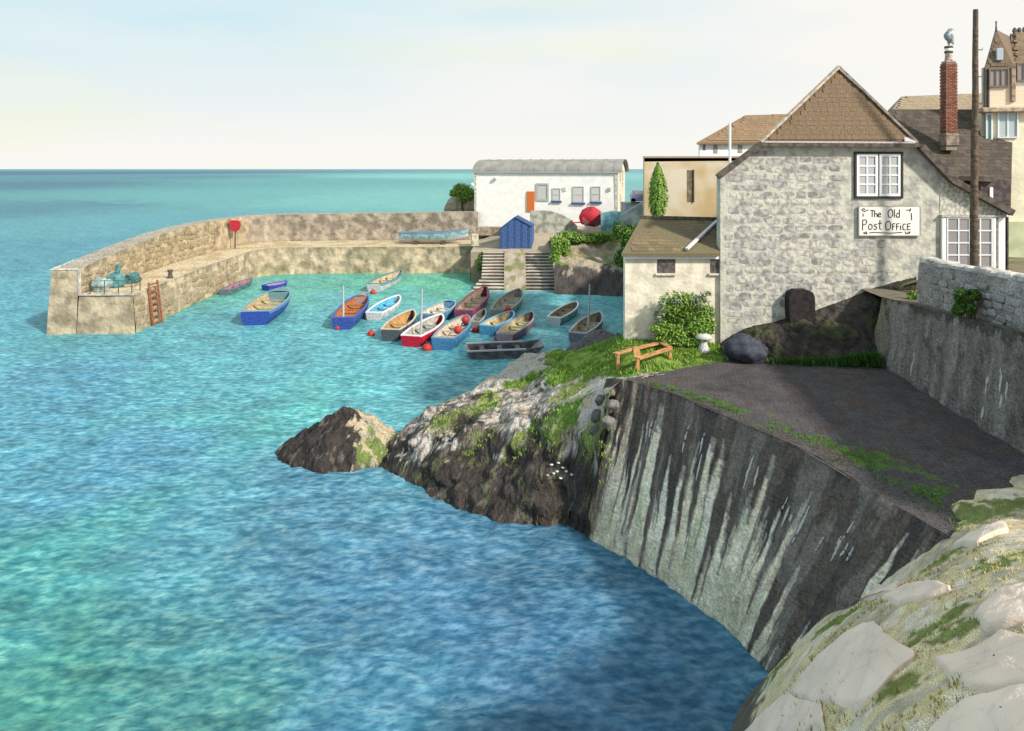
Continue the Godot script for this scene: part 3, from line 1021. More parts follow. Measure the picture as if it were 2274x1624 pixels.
# ---------------------------------------------------------------- village ground, quay apron and green bank beyond the harbour
func make_far_shore() -> void:
	var g := Geo.new()
	var p := PackedVector3Array()
	var cc := PackedColorArray()
	var st := 0.5
	var w := int(46.0 / st) + 1
	for j in int(70.0 / st) + 1:
		var z := -26.6 - j * st
		for i in w:
			var x := 5.5 + i * st
			var edge := 6.0 + maxf(0, (-z - 33.0)) * 0.185
			if z < -62: edge = 12.0
			if z > -30.5: edge = 8.9
			var y: float = lerp(4.62, 7.55, smoothstep(12.5, 16.0, x) * (1.0 - smoothstep(-44.0, -60.0, z)))
			if z < -45: y += smoothstep(-45, -62, z) * 0.8
			y = lerp(-1.0, y, smoothstep(edge - 0.4, edge + 0.5, x))
			var n := fbm(x * 40, 1, z * 40)
			p.append(Vector3(x, y + 0.08 * n, z))
			var c := Color(0.3, 0.26, 0.19) * (1 + 0.5 * n)
			if n > 0.1: c = Color(0.16, 0.19, 0.06)
			c.a = 1
			cc.append(c)
	g.grid(p, cc, w, PackedByteArray(), true)
	tag(part("village_ground", g, M.ground, self), "stony ground of the village behind the houses", "ground", "", "structure")
	# yard behind the retaining wall
	g = Geo.new()
	p = PackedVector3Array(); cc = PackedColorArray()
	for j in 60:
		for i in 30:
			var z := -27.4 + j * 0.4
			var x: float = lerp(13.85 + (z + 25.2) * -0.07, 48.0, pow(i / 29.0, 1.6))
			p.append(Vector3(x, 7.2 + clampf((z + 25.2) / 8.0, 0, 1) * 0.5 + 0.06 * fbm(x * 80, 2, z * 80), z))
			cc.append(Color(0.24, 0.21, 0.16))
	g.grid(p, cc, 30)
	tag(part("upper_yard", g, M.ground, self), "earth yard behind the garden wall", "ground", "", "structure")
	# quay apron
	g = Geo.new()
	p = PackedVector3Array(); cc = PackedColorArray()
	for j in 61:
		for i in 61:
			var z := -72.0 - j * 0.36
			var x := -4.4 + i * 0.36
			if z < -77.6: x = minf(x, x)
			var y := 3.2 + clampf(-z - 73.0, 0, 8.0) * 0.24
			y = lerp(minf(y, 3.15), y, smoothstep(-4.4, 1.0, x))
			var n := fbm(x * 40, 3, z * 40)
			p.append(Vector3(x, y + 0.05 * n, z))
			var c := Color(0.5, 0.43, 0.33) * (1 + 0.25 * n)
			if j < 3: c = Color(0.58, 0.5, 0.36)
			c.a = 1
			cc.append(c)
	g.grid(p, cc, 61, PackedByteArray(), true)
	# its front wall
	for i in 60:
		var a := p[i]
		var b := p[i + 1]
		g.col = Color(0.4, 0.34, 0.25)
		g.quad(a, b, Vector3(b.x, -0.8, b.z + 0.25), Vector3(a.x, -0.8, a.z + 0.25))
	for j in 22:
		var a := p[j * 61]
		var b := p[(j + 1) * 61]
		g.quad(b, a, Vector3(a.x - 0.1, -0.8, a.z), Vector3(b.x - 0.1, -0.8, b.z))
	tag(part("quay_apron", g, M.ground, self), "pale earth quay in front of the lifeboat house", "ground", "", "structure")
	# overgrown rock bank right of the steps
	var pts := []
	for q in [[1238, 652, 64.6], [1300, 658, 64.0], [1400, 664, 63.0], [1250, 602, 66.0], [1330, 592, 66.6], [1400, 590, 66.0], [1228, 600, 67.0], [1240, 542, 70.5], [1300, 530, 71.5], [1370, 520, 71.5], [1420, 500, 71.0], [1300, 560, 69.5], [1380, 555, 69.0], [1300, 540, 77.0], [1420, 510, 77.0], [1480, 570, 67.0], [1480, 490, 72.0], [1480, 660, 63.0]]:
		pts.append(at(q[0], q[1], q[2]))
	pts.append_array([Vector3(3.9, -0.9, -63.6), Vector3(8, -1.5, -62.0), Vector3(14, -1.5, -60.6)])
	bank_w = tps(pts)
	g = Geo.new()
	p = PackedVector3Array(); cc = PackedColorArray()
	for j in 100:
		for i in 90:
			var z := -79.5 + j * 0.19
			var x := 4.1 + i * 0.15
			var y := lift(bank_w, x, z) + 0.55 * fbm(x * 30, 5, z * 30) + 0.3 * fbm(x * 90, 6, z * 90)
			p.append(Vector3(x, y, z))
			var n1 := fbm(x * 60, 7, z * 60)
			var n2 := fbm(x * 170, 8, z * 170)
			var c := Color(0.4, 0.34, 0.26) * (1 + 0.4 * n2)
			if n1 > 0.1: c = Color(0.27, 0.25, 0.13) * (1 + 0.5 * n2)
			if y > 4.3 + 0.9 * n1 or (x < 5.2 + n2 and n1 > -0.1 and y > 1.8): c = Color(0.17, 0.25, 0.05) * (1 + 0.6 * n2)
			if y < 2.2 + 1.1 * n1: c = Color(0.095, 0.082, 0.078) * (1 + 0.7 * n2)
			c.a = 1
			cc.append(c)
	g.grid(p, cc, 90)
	tag(part("harbour_bank", g, M.rock, self), "steep bank of rock and green growth beside the harbour steps", "terrain", "", "structure")

# ---------------------------------------------------------------- sea wall and retaining wall
func make_sea_wall() -> void:
	var t := thing("sea_wall", "tall battered sea wall with dark stains running down pale cement", "wall", Vector3(5, 0, -18))
	var tint := func(u: float, v: float, q: Vector3) -> Color:
		var a := fbm(u * 150, 200, 0)
		var b := fbm(u * 430, 201, v * 14)
		var n := fbm(u * 300, 202, q.y * 220)
		var s := fbm(u * 210 + q.y * 6, 203, q.y * 16)
		var reach: float = lerp(0.66, 0.42, smoothstep(2.2, 9.0, u)) + 0.75 * a + 0.6 * b
		reach = minf(reach, 0.9 + 0.1 * n) # how far down the black run-off goes
		if u > 8.5: reach += 0.1
		var c := Color(0.88, 0.75, 0.56)
		if s > 0.2: c = Color(0.64, 0.54, 0.41)
		elif s < -0.16: c = Color(0.88, 0.79, 0.65)
		if fbm(u * 120, 205, q.y * 40) > 0.33: c = Color(0.72, 0.69, 0.48)
		if q.y < 1.0 + 1.4 * a + 0.4 * n: c = c.lerp(Color(0.52, 0.5, 0.36), 0.6) # weed film up to high water
		if b < -0.22 and v > 0.2 + 0.4 * a: c = Color(0.3, 0.265, 0.235)
		if v > reach - 0.1 - 0.1 * s: c = Color(0.36, 0.32, 0.275) if s < 0.08 else Color(0.47, 0.42, 0.35)
		if v > reach:
			c = Color(0.135, 0.107, 0.092)
			if s > 0.17: c = Color(0.21, 0.178, 0.157)
			elif s < -0.18: c = Color(0.085, 0.072, 0.067)
		return Color(c.r, c.g, c.b) * (1.0 + 0.3 * n) * Color(1, 1, 1, 0) + Color(0, 0, 0, 1)
	part("face", sheet(wall_low, wall_top, 420, 96, 0.16, tint), M.seawall, t)
	var g := Geo.new() # left end and capping
	g.col = Color(0.14, 0.12, 0.11)
	var a: Vector3 = wall_low[0]
	var b: Vector3 = wall_top[0]
	g.tri(b, Vector3(b.x + 0.3, a.y, b.z), a); g.tri(b, a, Vector3(b.x + 0.3, a.y, b.z))
	part("end_face", g, M.seawall, t)
	var k := 0
	for q in [[1442, 930, 985], [1448, 935, 975], [1530, 950, 1010], [1568, 958, 1005], [1568, 1005, 1065], [1678, 1015, 1090], [1692, 1040, 1090], [1748, 1100, 1200], [1752, 1120, 1170], [1803, 1120, 1210], [1762, 1140, 1160], [1832, 1190, 1225], [1866, 1190, 1225], [1895, 1155, 1260], [1890, 1200, 1240], [1905, 1210, 1250]]:
		streak(t, wall_low, wall_top, q)

func streak(t: Node3D, low: Array, top: Array, q: Array) -> void: # a run of white lime down the wall, a finger wide
	var best := 1e9
	var tt := 0.0
	var vv := 0.0
	for i in 241:
		for j in 41:
			var p := sample(low, i / 240.0).lerp(sample(top, i / 240.0), j / 40.0)
			var s := Vector2(CX + p.x / -p.z * F, HY + (H - p.y) / -p.z * F)
			var d := s.distance_squared_to(Vector2(q[0], q[1]))
			if d < best:
				best = d; tt = i / 240.0; vv = j / 40.0
	var span: float = (q[2] - q[1]) / F * -sample(low, tt).z / (sample(top, tt) - sample(low, tt)).length()
	var g := Geo.new()
	var n := (sample(low, tt + 0.01) - sample(low, tt - 0.01)).normalized().cross(Vector3.UP)
	var pts := []
	var rad := []
	for i in 9:
		var f := i / 8.0
		var v := vv - span * f
		var p := sample(low, tt).lerp(sample(top, tt), v)
		var e := 0.16 * (fbm(p.x * 60, p.y * 18, p.z * 60) + 0.6 * fbm(p.x * 200, p.y * 70, p.z * 200))
		pts.append(p + n * (e + 0.012) + Vector3(0.03 * fbm(p.y * 400, tt * 900, 3), 0, 0))
		rad.append((0.012 + 0.018 * sin(PI * f)) * (1.0 + 0.6 * fbm(p.y * 900, tt * 500, 0)))
	g.tube(pts, rad, 6)
	part("lime_streak", g, M.lime, t)

func make_retaining_walls() -> void:
	var low := [Vector3(13.45, 4.7, -25.5), Vector3(13.3, 4.7, -22.5), Vector3(13.0, 4.7, -19.5), Vector3(12.8, 4.7, -16.9), Vector3(12.55, 4.7, -13.7), Vector3(12.3, 4.7, -10.5)]
	var top := [Vector3(13.9, 7.2, -25.3), Vector3(13.72, 7.4, -22.6), Vector3(13.45, 7.6, -19.7), Vector3(13.2, 7.78, -17.2), Vector3(12.97, 8.0, -13.7), Vector3(12.7, 8.2, -10.5)]
	var t := thing("retaining_wall", "grey-brown retaining wall with faint vertical streaks above the terrace", "wall", Vector3(13.2, 4.8, -20))
	var tint := func(u: float, v: float, q: Vector3) -> Color:
		var n := fbm(u * 260, 210, q.y * 200)
		var s := fbm(u * 170, 211, q.y * 26)
		var c := Color(0.235, 0.205, 0.19)
		if s > 0.18: c = Color(0.3, 0.265, 0.248)
		elif s < -0.2: c = Color(0.185, 0.16, 0.148)
		if u < 0.9 + n: c = Color(0.24, 0.23, 0.17)
		if v > 0.93 + 0.2 * s: c = Color(0.1, 0.09, 0.08)
		if fbm(u * 90, 212, q.y * 90) > 0.42: c = Color(0.15, 0.128, 0.117)
		c = c * (1.0 + 0.35 * n)
		c.a = 1
		return c
	part("face", sheet(low, top, 260, 50, 0.12, tint), M.seawall, t)
	var g := Geo.new()
	g.col = Color(0.15, 0.13, 0.11)
	var a: Vector3 = low[0]
	var b: Vector3 = top[0]
	g.quad(a, b, b + Vector3(2.2, 0, -1.6), a + Vector3(2.2, 0, -1.6))
	g.quad(b, a, a + Vector3(2.2, 0, -1.6), b + Vector3(2.2, 0, -1.6))
	part("return_face", g, M.seawall, t)
	for q in [[2029, 780, 835], [2195, 835, 850], [2188, 840, 875], [2225, 815, 870], [2232, 850, 890], [2222, 875, 905], [2188, 905, 930]]:
		streak(t, low, top, q)
	# garden wall with rough coping on top
	var gw := thing("garden_wall", "grey stone garden wall with a row of rough pale coping stones", "wall", Vector3(14.0, 7.4, -20))
	g = Geo.new()
	var f0 := [Vector3(14.25, 7.1, -23.7), Vector3(13.95, 7.3, -20.5), Vector3(13.65, 7.4, -17.4), Vector3(13.35, 7.4, -14.2), Vector3(13.05, 7.5, -10.5)]
	var f1 := [Vector3(14.3, 8.72, -23.7), Vector3(14.0, 8.86, -20.5), Vector3(13.7, 9.0, -17.4), Vector3(13.4, 9.1, -14.2), Vector3(13.1, 9.3, -10.5)]
	var tint2 := func(u: float, v: float, q: Vector3) -> Color:
		var n := fbm(u * 200, 220, q.y * 200)
		var s := fbm(u * 90, 221, q.y * 90)
		var c := Color(0.4, 0.365, 0.355) * (1.0 + 0.4 * n + 0.3 * s)
		c.a = 1
		return c
	sheet(f0, f1, 120, 20, 0.1, tint2, g)
	g.col = Color(0.4, 0.37, 0.35)
	var back := Vector3(0.5, 0, 0.06)
	for i in 24:
		var p0 := sample(f0, i / 24.0)
		var p1 := sample(f0, (i + 1) / 24.0)
		var q0 := sample(f1, i / 24.0)
		var q1 := sample(f1, (i + 1) / 24.0)
		g.quad(q0, q0 + back, q1 + back, q1)
		g.quad(p0 + back, p1 + back, q1 + back, q0 + back)
	g.quad(f0[0], f1[0], f1[0] + back, f0[0] + back)
	g.quad(f0[0], f0[0] + back, f1[0] + back, f1[0])
	part("wall_face", g, M.seawall, gw)
	rubble(gw, Vector3(14.23, 7.35, -23.5), Vector3(-0.0955, 0.02, 0.995).normalized(), Vector3.UP, Vector3(-0.995, 0, -0.0955), 9.5, 1.25, 0.5, 0.26, 0.07, [mat(Color(0.42, 0.385, 0.37), 0.92, M.fine, 1.5), mat(Color(0.36, 0.33, 0.32), 0.92, M.fine, 1.5), mat(Color(0.48, 0.44, 0.42), 0.92, M.fine, 1.5)], func(x, y): return y < 1.25 and x > 0.05 and x < 9.4 and y > 0.05)
	var u := 0.0
	var cops := [mat(Color(0.6, 0.56, 0.53), 0.9, M.blot, 1.2), mat(Color(0.5, 0.46, 0.44), 0.9, M.blot, 1.2), mat(Color(0.66, 0.63, 0.6), 0.9, M.blot, 1.2)]
	while u < 1.0:
		var l := rng.randf_range(0.04, 0.062)
		var c := sample(f1, u + l / 2)
		var d := (sample(f1, u + l) - sample(f1, u)).normalized()
		var s := (sample(f1, u + l) - sample(f1, u)).length()
		var hgt := rng.randf_range(0.13, 0.21)
		var b2 := Basis(d * s * 0.97, Vector3(0.62, 0.0, 0.06), Vector3.UP * hgt).rotated(d, rng.randf_range(-0.1, 0.1))
		piece("coping_stone", stone_meshes[rng.randi() % 6], cops[rng.randi() % 3], Transform3D(b2, c + back * 0.5 + Vector3.UP * hgt * 0.42), gw)
		u += l

# ---------------------------------------------------------------- pier
var quay_in := [Vector3(-27.8, 0, -49.5), Vector3(-28.25, 0, -56), Vector3(-28.6, 0, -64), Vector3(-28.7, 0, -71), Vector3(-28.2, 0, -75.2), Vector3(-25.8, 0, -77.0), Vector3(-21, 0, -77.5), Vector3(-15, 0, -77.7), Vector3(-9, 0, -77.8), Vector3(-4.2, 0, -77.9)]
var quay_mid := [Vector3(-31.6, 0, -49.3), Vector3(-32.1, 0, -57), Vector3(-32.5, 0, -66), Vector3(-32.4, 0, -73), Vector3(-31.6, 0, -78.5), Vector3(-29.0, 0, -82), Vector3(-23, 0, -83.2), Vector3(-15, 0, -83.6), Vector3(-9, 0, -83.6), Vector3(-4.2, 0, -83.6)]
var quay_out := [Vector3(-33.5, 0, -49.1), Vector3(-34.0, 0, -57), Vector3(-34.3, 0, -66), Vector3(-34.1, 0, -73.5), Vector3(-33.2, 0, -79.5), Vector3(-30, 0, -83.6), Vector3(-23, 0, -85), Vector3(-15, 0, -85.3), Vector3(-9, 0, -85.3), Vector3(-4.2, 0, -85.3)]

func raised(pts: Array, hs: Array, push := Vector3.ZERO) -> Array:
	var r := []
	for i in pts.size(): r.append(pts[i] + Vector3.UP * float(hs[mini(i, hs.size() - 1)]) + push)
	return r

func make_pier() -> void:
	var t := thing("stone_pier", "long curved stone pier with a high parapet and a stepped end", "pier", Vector3(-24, 0, -70))
	var deck_h := [2.75, 2.8, 2.9, 2.95, 3.0, 3.0, 3.0, 3.0, 3.0, 3.1]
	var par_h := [4.65, 5.5, 6.15, 6.3, 6.35, 6.4, 6.45, 6.5, 6.6, 6.65]
	var foot := []
	for i in quay_in.size():
		var d: Vector3 = (quay_in[i] - quay_mid[i]).normalized()
		foot.append(quay_in[i] + d * 0.4 - Vector3.UP * 0.9)
	var wall_tint := func(u: float, v: float, q: Vector3) -> Color:
		var n := fbm(u * 40, 300, q.y * 60)
		var s := fbm(u * 120, 301, q.y * 120)
		var c := Color(0.46, 0.385, 0.275)
		if n > 0.12: c = c * Color(0.8, 0.82, 0.78)
		elif n < -0.16: c = c * Color(1.15, 1.12, 1.1)
		if v < 0.3 + 0.2 * n: c = c * Color(0.88, 0.94, 0.8)
		c = c * (1.0 + 0.35 * s)
		c.a = 1
		return c
	var g := sheet(foot, raised(quay_in, deck_h), 300, 24, 0.12, wall_tint, null, false)
	part("quay_face", g, M.pier_wall, t)
	g = Geo.new()
	var deck_tint := func(u: float, v: float, q: Vector3) -> Color:
		var c := Color(0.62, 0.52, 0.36) * (1.0 + 0.25 * fbm(q.x * 60, 310, q.z * 60))
		if fbm(q.x * 30, 312, q.z * 30) > 0.15: c = c * Color(0.85, 0.8, 0.72)
		c.a = 1
		return c
	sheet(raised(quay_in, deck_h, Vector3.ZERO), raised(quay_mid, [2.8, 2.85, 2.95, 3.0, 3.1, 3.15, 3.15, 3.15, 3.15, 3.2]), 200, 16, 0.0, deck_tint, g)
	part("deck", g, M.deck, t)
	var par_tint := func(u: float, v: float, q: Vector3) -> Color:
		var n := fbm(u * 60, 320, q.y * 60)
		var s := fbm(u * 160, 321, q.y * 160)
		var c := Color(0.45, 0.37, 0.25)
		if u > 30.5 + 2.0 * n: c = Color(0.36, 0.31, 0.25) # darker, greyer tone beyond the cabinet
		if n > 0.15: c = c * 0.82
		c = c * (1.0 + 0.35 * s)
		c.a = 1
		return c
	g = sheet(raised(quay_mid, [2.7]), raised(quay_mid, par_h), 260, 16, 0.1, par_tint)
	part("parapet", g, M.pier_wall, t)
	g = Geo.new()
	var top_tint := func(u: float, v: float, q: Vector3) -> Color:
		var c := Color(0.4, 0.36, 0.3) * (1.0 + 0.4 * fbm(q.x * 70, 330, q.z * 70))
		c.a = 1
		return c
	sheet(raised(quay_mid, par_h), raised(quay_out, par_h), 200, 6, 0.0, top_tint, g)
	sheet(raised(quay_out, par_h), raised(quay_out, [-0.9], Vector3(0, 0, 0)), 200, 8, 0.05, top_tint, g)
	part("parapet_top", g, M.deck, t)
	# the stepped end facing open water
	g = Geo.new()
	var e0 := Vector3(-33.7, -0.9, -48.75)
	var e1 := Vector3(-27.35, -0.9, -49.1)
	var end_tint := func(u: float, v: float, q: Vector3) -> Color:
		var c := Color(0.42, 0.35, 0.25) * (1.0 + 0.25 * fbm(q.x * 70, 340, q.y * 70) + 0.2 * fbm(q.x * 200, 341, q.y * 200))
		c.a = 1
		return c
	sheet([e0, e0.lerp(e1, 0.33)], [Vector3(-33.5, 4.65, -49.1), Vector3(-31.6, 4.65, -49.3)], 24, 50, 0.05, end_tint, g)
	sheet([e0.lerp(e1, 0.33), e1], [Vector3(-31.6, 2.75, -49.3), Vector3(-27.8, 2.75, -49.5)], 40, 34, 0.05, end_tint, g)
	part("end_face", g, M.pier_wall, t)
	g = Geo.new() # white painted edges
	g.bar(Vector3(-33.55, 4.68, -49.12), Vector3(-31.55, 4.68, -49.3), 0.16, 0.09)
	g.bar(Vector3(-31.56, 4.62, -49.26), Vector3(-31.56, 2.8, -49.27), 0.14, 0.12)
	g.bar(Vector3(-31.66, 2.79, -49.27), Vector3(-27.8, 2.79, -49.45), 0.17, 0.09)
	g.bar(Vector3(-33.48, 4.69, -49.2), Vector3(-33.7, 4.95, -52), 0.16, 0.08)
	part("white_edge", g, mat(Color(0.6, 0.58, 0.55), 0.8, M.blot, 0.6), t)
	# stones one can tell apart near the end
	for seg in 10:
		var a := sample(quay_mid, seg * 0.0335)
		var b := sample(quay_mid, (seg + 1) * 0.0335)
		var ha: float = sample(raised(quay_mid, par_h), seg * 0.0335).y
		rubble(t, a + Vector3.UP * 2.85, (b - a).normalized(), Vector3.UP, (b - a).normalized().cross(Vector3.UP), a.distance_to(b), ha - 2.9, 0.95, 0.5, 0.09, M.pier_stones, func(x, y): return y > 0.05 and y < ha - 2.95, 40)
	for seg in 8:
		var a := sample(foot, seg * 0.04)
		var b := sample(foot, (seg + 1) * 0.04)
		var tp := sample(raised(quay_in, deck_h), seg * 0.04)
		var up := (tp - a).normalized()
		var u := (b - a).normalized()
		rubble(t, a, u, up, u.cross(up).normalized(), a.distance_to(b), 3.6, 1.25, 0.55, 0.08, M.pier_stones, func(x, y): return y > 0.7 and y < 3.5, 20)
	# rusty ladder
	var l := thing("ladder", "rusty red iron ladder going down the pier wall into the water", "ladder", Vector3(-27.7, 0, -52.5))
	for s in [0, 1]:
		g = Geo.new()
		var z = -51.6 - s * 1.25
		g.bar(Vector3(-27.32, -0.6, z), Vector3(-27.78, 3.3, z), 0.13, 0.13)
		part("rail", g, M.rust, l)
	for k in 8:
		g = Geo.new()
		var f := (k + 0.6) / 8.0
		g.bar(Vector3(lerp(-27.32, -27.78, f), lerp(-0.6, 3.3, f), -51.6), Vector3(lerp(-27.32, -27.78, f), lerp(-0.6, 3.3, f), -52.85), 0.08, 0.1)
		part("rung", g, M.rust, l)
	# harbour steps: two flights with an overgrown strip between
	var st := thing("harbour_steps", "broad worn stone steps going down into the harbour from the quay", "steps", Vector3(0.6, 0, -69))
	var n := 13
	var tones := [mat(Color(0.48, 0.43, 0.38), 0.9, M.blot, 0.15), mat(Color(0.41, 0.37, 0.33), 0.9, M.blot, 0.15), mat(Color(0.54, 0.48, 0.41), 0.9, M.blot, 0.15)]
	var riser := mat(Color(0.47, 0.42, 0.37), 0.9, M.blot, 0.3)
	for k in n:
		var y := 3.15 - 3.4 * k / n
		var z := -72.0 + 5.6 * k / n
		var wid := 0.25 * maxf(0, k - 8)
		for fl in [[-3.1 - wid, -0.75], [1.35, 4.35 + wid]]:
			g = Geo.new()
			g.bx(Vector3(fl[0], y - 0.12, z - 0.3), Vector3(fl[1], y, z + 0.5 + rng.randf_range(-0.04, 0.04)), 0.03)
			var sp := part("step", g, tones[rng.randi() % 3], st)
			g = Geo.new()
			g.bx(Vector3(fl[0] + 0.02, y - 0.8, z - 0.3), Vector3(fl[1] - 0.02, y - 0.121, z + 0.2))
			part("riser", g, riser, sp)
	g = Geo.new()
	var lo := []
	var hi := []
	for k in 6:
		lo.append(Vector3(-0.8, lerp(3.2, -0.5, k / 5.0), -72.0 + 6.0 * k / 5.0))
		hi.append(Vector3(1.4, lerp(3.2, -0.5, k / 5.0), -72.0 + 6.0 * k / 5.0))
	var mid_tint := func(u: float, v: float, q: Vector3) -> Color:
		var m := fbm(q.x * 100, 350, q.z * 100)
		var c := Color(0.46, 0.4, 0.32) * (1 + 0.4 * m)
		if fbm(q.x * 60, 351, q.z * 60) > 0.05: c = Color(0.27, 0.27, 0.13) * (1 + 0.4 * m)
		c.a = 1
		return c
	var p := PackedVector3Array()
	var cc := PackedColorArray()
	for i in 41:
		var a := sample(lo, i / 40.0)
		var b := sample(hi, i / 40.0)
		for j in 17:
			var q := a.lerp(b, j / 16.0)
			q.y += 0.25 + 0.2 * fbm(q.x * 90, 352, q.z * 90)
			p.append(q)
			cc.append(mid_tint.call(0, 0, q))
	g.grid(p, cc, 17, PackedByteArray(), true)
	part("overgrown_strip", g, M.ground, st)

# ---------------------------------------------------------------- the old post office
func make_post_office() -> void:
	var d := 27.0
	var t := thing("post_office", "old stone post office with a half-hipped brown slate gable towards the harbour", "house", at(1840, 700, d))
	var pt := func(x: float, y: float, dd: float) -> Vector3: return at(x, y, dd)
	var lk := Vector3(0.31, 0, -1.0) * 8.0
	var rk := Vector3(0.6, 0, -1.0) * 8.0
	var outline := [pt.call(1600, 830, d), pt.call(1600, 385, d), pt.call(1690, 322, d), pt.call(2035, 322, d), pt.call(2088, 380, d), pt.call(2088, 640, d), pt.call(2088, 830, d)]
	var g := Geo.new()
	g.slab(outline, Vector3(0, 0, -0.5))
	var a: Vector3 = outline[0]
	var b: Vector3 = outline[1]
	g.quad(a, b, b + lk, a + lk); g.quad(b, a, a + lk, b + lk)
	var wall := part("gable_wall", g, M.render, t)
	# rubble stones showing through the lime render
	var o: Vector3 = at(1600, 800, d)
	var sc := d / F
	var inside := func(x: float, y: float) -> bool:
		var px: float = 1600 + x / sc
		var py: float = 800 - y / sc
		if px < 1604 or px > 2085: return false
		if py < 392 - (px - 1600) * 0.72 or py < 332: return false
		if px > 1888 and px < 2050 and py > 326 and py < 530: return false
		if px > 2035 and py < 545: return false
		if px > 1975 and py < 345: return false
		if px > 1990 + 40 * fbm(px, 410, py): return false
		if py > 745 - (px - 1600) * 0.29: return false
		return true
	rubble(wall, o, Vector3.RIGHT, Vector3.UP, Vector3.BACK, 9.0, 8.6, 0.56, 0.34, 0.02, M.stones, inside, 300)
	# lean-to on the right with its glazed front
	g = Geo.new()
	g.slab([pt.call(2088, 385, d - 0.02), pt.call(2112, 400, d - 0.02), pt.call(2236, 470, d - 0.02), pt.call(2236, 478, d - 0.02), pt.call(2088, 478, d - 0.02)], Vector3(0, 0, -0.3))
	g.slab([pt.call(2204, 478, d - 0.02), pt.call(2236, 478, d - 0.02), pt.call(2236, 650, d - 0.02), pt.call(2204, 650, d - 0.02)], Vector3(0, 0, -0.3))
	var rr: Vector3 = pt.call(2236, 650, d)
	var ru: Vector3 = pt.call(2236, 470, d)
	g.quad(rr, ru, ru + rk, rr + rk); g.quad(ru, rr, rr + rk, ru + rk)
	var lt := part("lean_to_wall", g, mat(Color(0.62, 0.61, 0.54), 0.92, M.fine, 0.6), t)
	for q in [[2089, 2101, 0.15], [2202, 2212, 0.15], [2216, 2233, 0.11]]:
		g = Geo.new()
		g.bx(pt.call(q[0], 640, d - 0.03), pt.call(q[1], 483, d - q[2]))
		part("white_jamb", g, M.white, t)
	g = Geo.new()
	g.bx(pt.call(2086, 477, d - 0.02), pt.call(2236, 482.5, d - 0.2))
	part("lintel", g, mat(Color(0.5, 0.48, 0.42), 0.9, M.fine, 1.0), t)
	g = Geo.new()
	g.bx(pt.call(2234, 640, d), pt.call(2238, 482, d - 0.16))
	part("corner_post", g, M.verge, t)
	window(t, "lean_to_window", pt.call(2101, 596, d - 0.1), Vector3.RIGHT, Vector3.UP, Vector3.BACK, 101 * sc, 113 * sc, 4, 4, M.white_paint, M.glass_dark, 0.05, 0.045, 0.07)
	# upper window: dark surround and two white casements
	g = Geo.new()
	var wl: Vector3 = pt.call(1896, 441, d)
	var wu: Vector3 = pt.call(2004, 337, d)
	for s in [[wl, Vector3(wl.x + 0.09, wu.y, wl.z)], [Vector3(wu.x - 0.09, wl.y, wl.z), wu], [Vector3(wl.x + 0.09, wl.y, wl.z), Vector3(wu.x - 0.09, wl.y + 0.09, wl.z)], [Vector3(wl.x + 0.09, wu.y - 0.09, wl.z), Vector3(wu.x - 0.09, wu.y, wl.z)]]:
		g.bx(s[0] + Vector3(0, 0, -0.05), s[1] + Vector3(0, 0, 0.09), 0.01)
	g.bx(Vector3((wl.x + wu.x) / 2 - 0.025, wl.y + 0.09, wl.z - 0.03), Vector3((wl.x + wu.x) / 2 + 0.025, wu.y - 0.09, wl.z + 0.05))
	part("window_surround", g, M.frame_dark, t)
	var cw: float = (wu.x - wl.x - 0.23) / 2
	for s in 2:
		window(t, "casement", Vector3(wl.x + 0.09 + s * (cw + 0.05), wl.y + 0.09, wl.z + 0.005), Vector3.RIGHT, Vector3.UP, Vector3.BACK, cw, wu.y - wl.y - 0.18, 2, 4, M.white_paint, M.glass, 0.11, 0.06, 0.06)
	# name board
	var sg := thing("name_board", "white hand-lettered board reading The Old Post Office under the window", "sign", at(1975, 523, d - 0.06))
	g = Geo.new()
	g.bx(pt.call(1907, 523, d - 0.075), pt.call(2043, 459, d - 0.115), 0.012)
	part("board", g, mat(Color(0.74, 0.72, 0.68), 0.8), sg)
	g = Geo.new()
	var bl: Vector3 = pt.call(1906, 524, d - 0.07)
	var bu: Vector3 = pt.call(2044, 458, d - 0.07)
	for s in [[bl, Vector3(bu.x, bl.y + 0.03, bl.z)], [Vector3(bl.x, bu.y - 0.03, bl.z), bu], [Vector3(bl.x, bl.y + 0.03, bl.z), Vector3(bl.x + 0.03, bu.y - 0.03, bl.z)], [Vector3(bu.x - 0.03, bl.y + 0.03, bl.z), Vector3(bu.x, bu.y - 0.03, bl.z)]]:
		g.bx(s[0] + Vector3(0, 0, -0.02), s[1] + Vector3(0, 0, 0.05))
	part("border", g, mat(Color(0.36, 0.35, 0.33), 0.8), sg)
	var ink := mat(Color(0.035, 0.032, 0.03), 0.7)
	var zz := -(d - 0.118)
	var line := func(pts: Array, called: String) -> void:
		var gg := Geo.new()
		for i in pts.size() - 1:
			var p0: Vector3 = at(pts[i][0], pts[i][1], d - 0.118)
			var p1: Vector3 = at(pts[i + 1][0], pts[i + 1][1], d - 0.118)
			gg.tube([p0, p1], [0.018, 0.018], 6)
		part(called, gg, ink, sg)
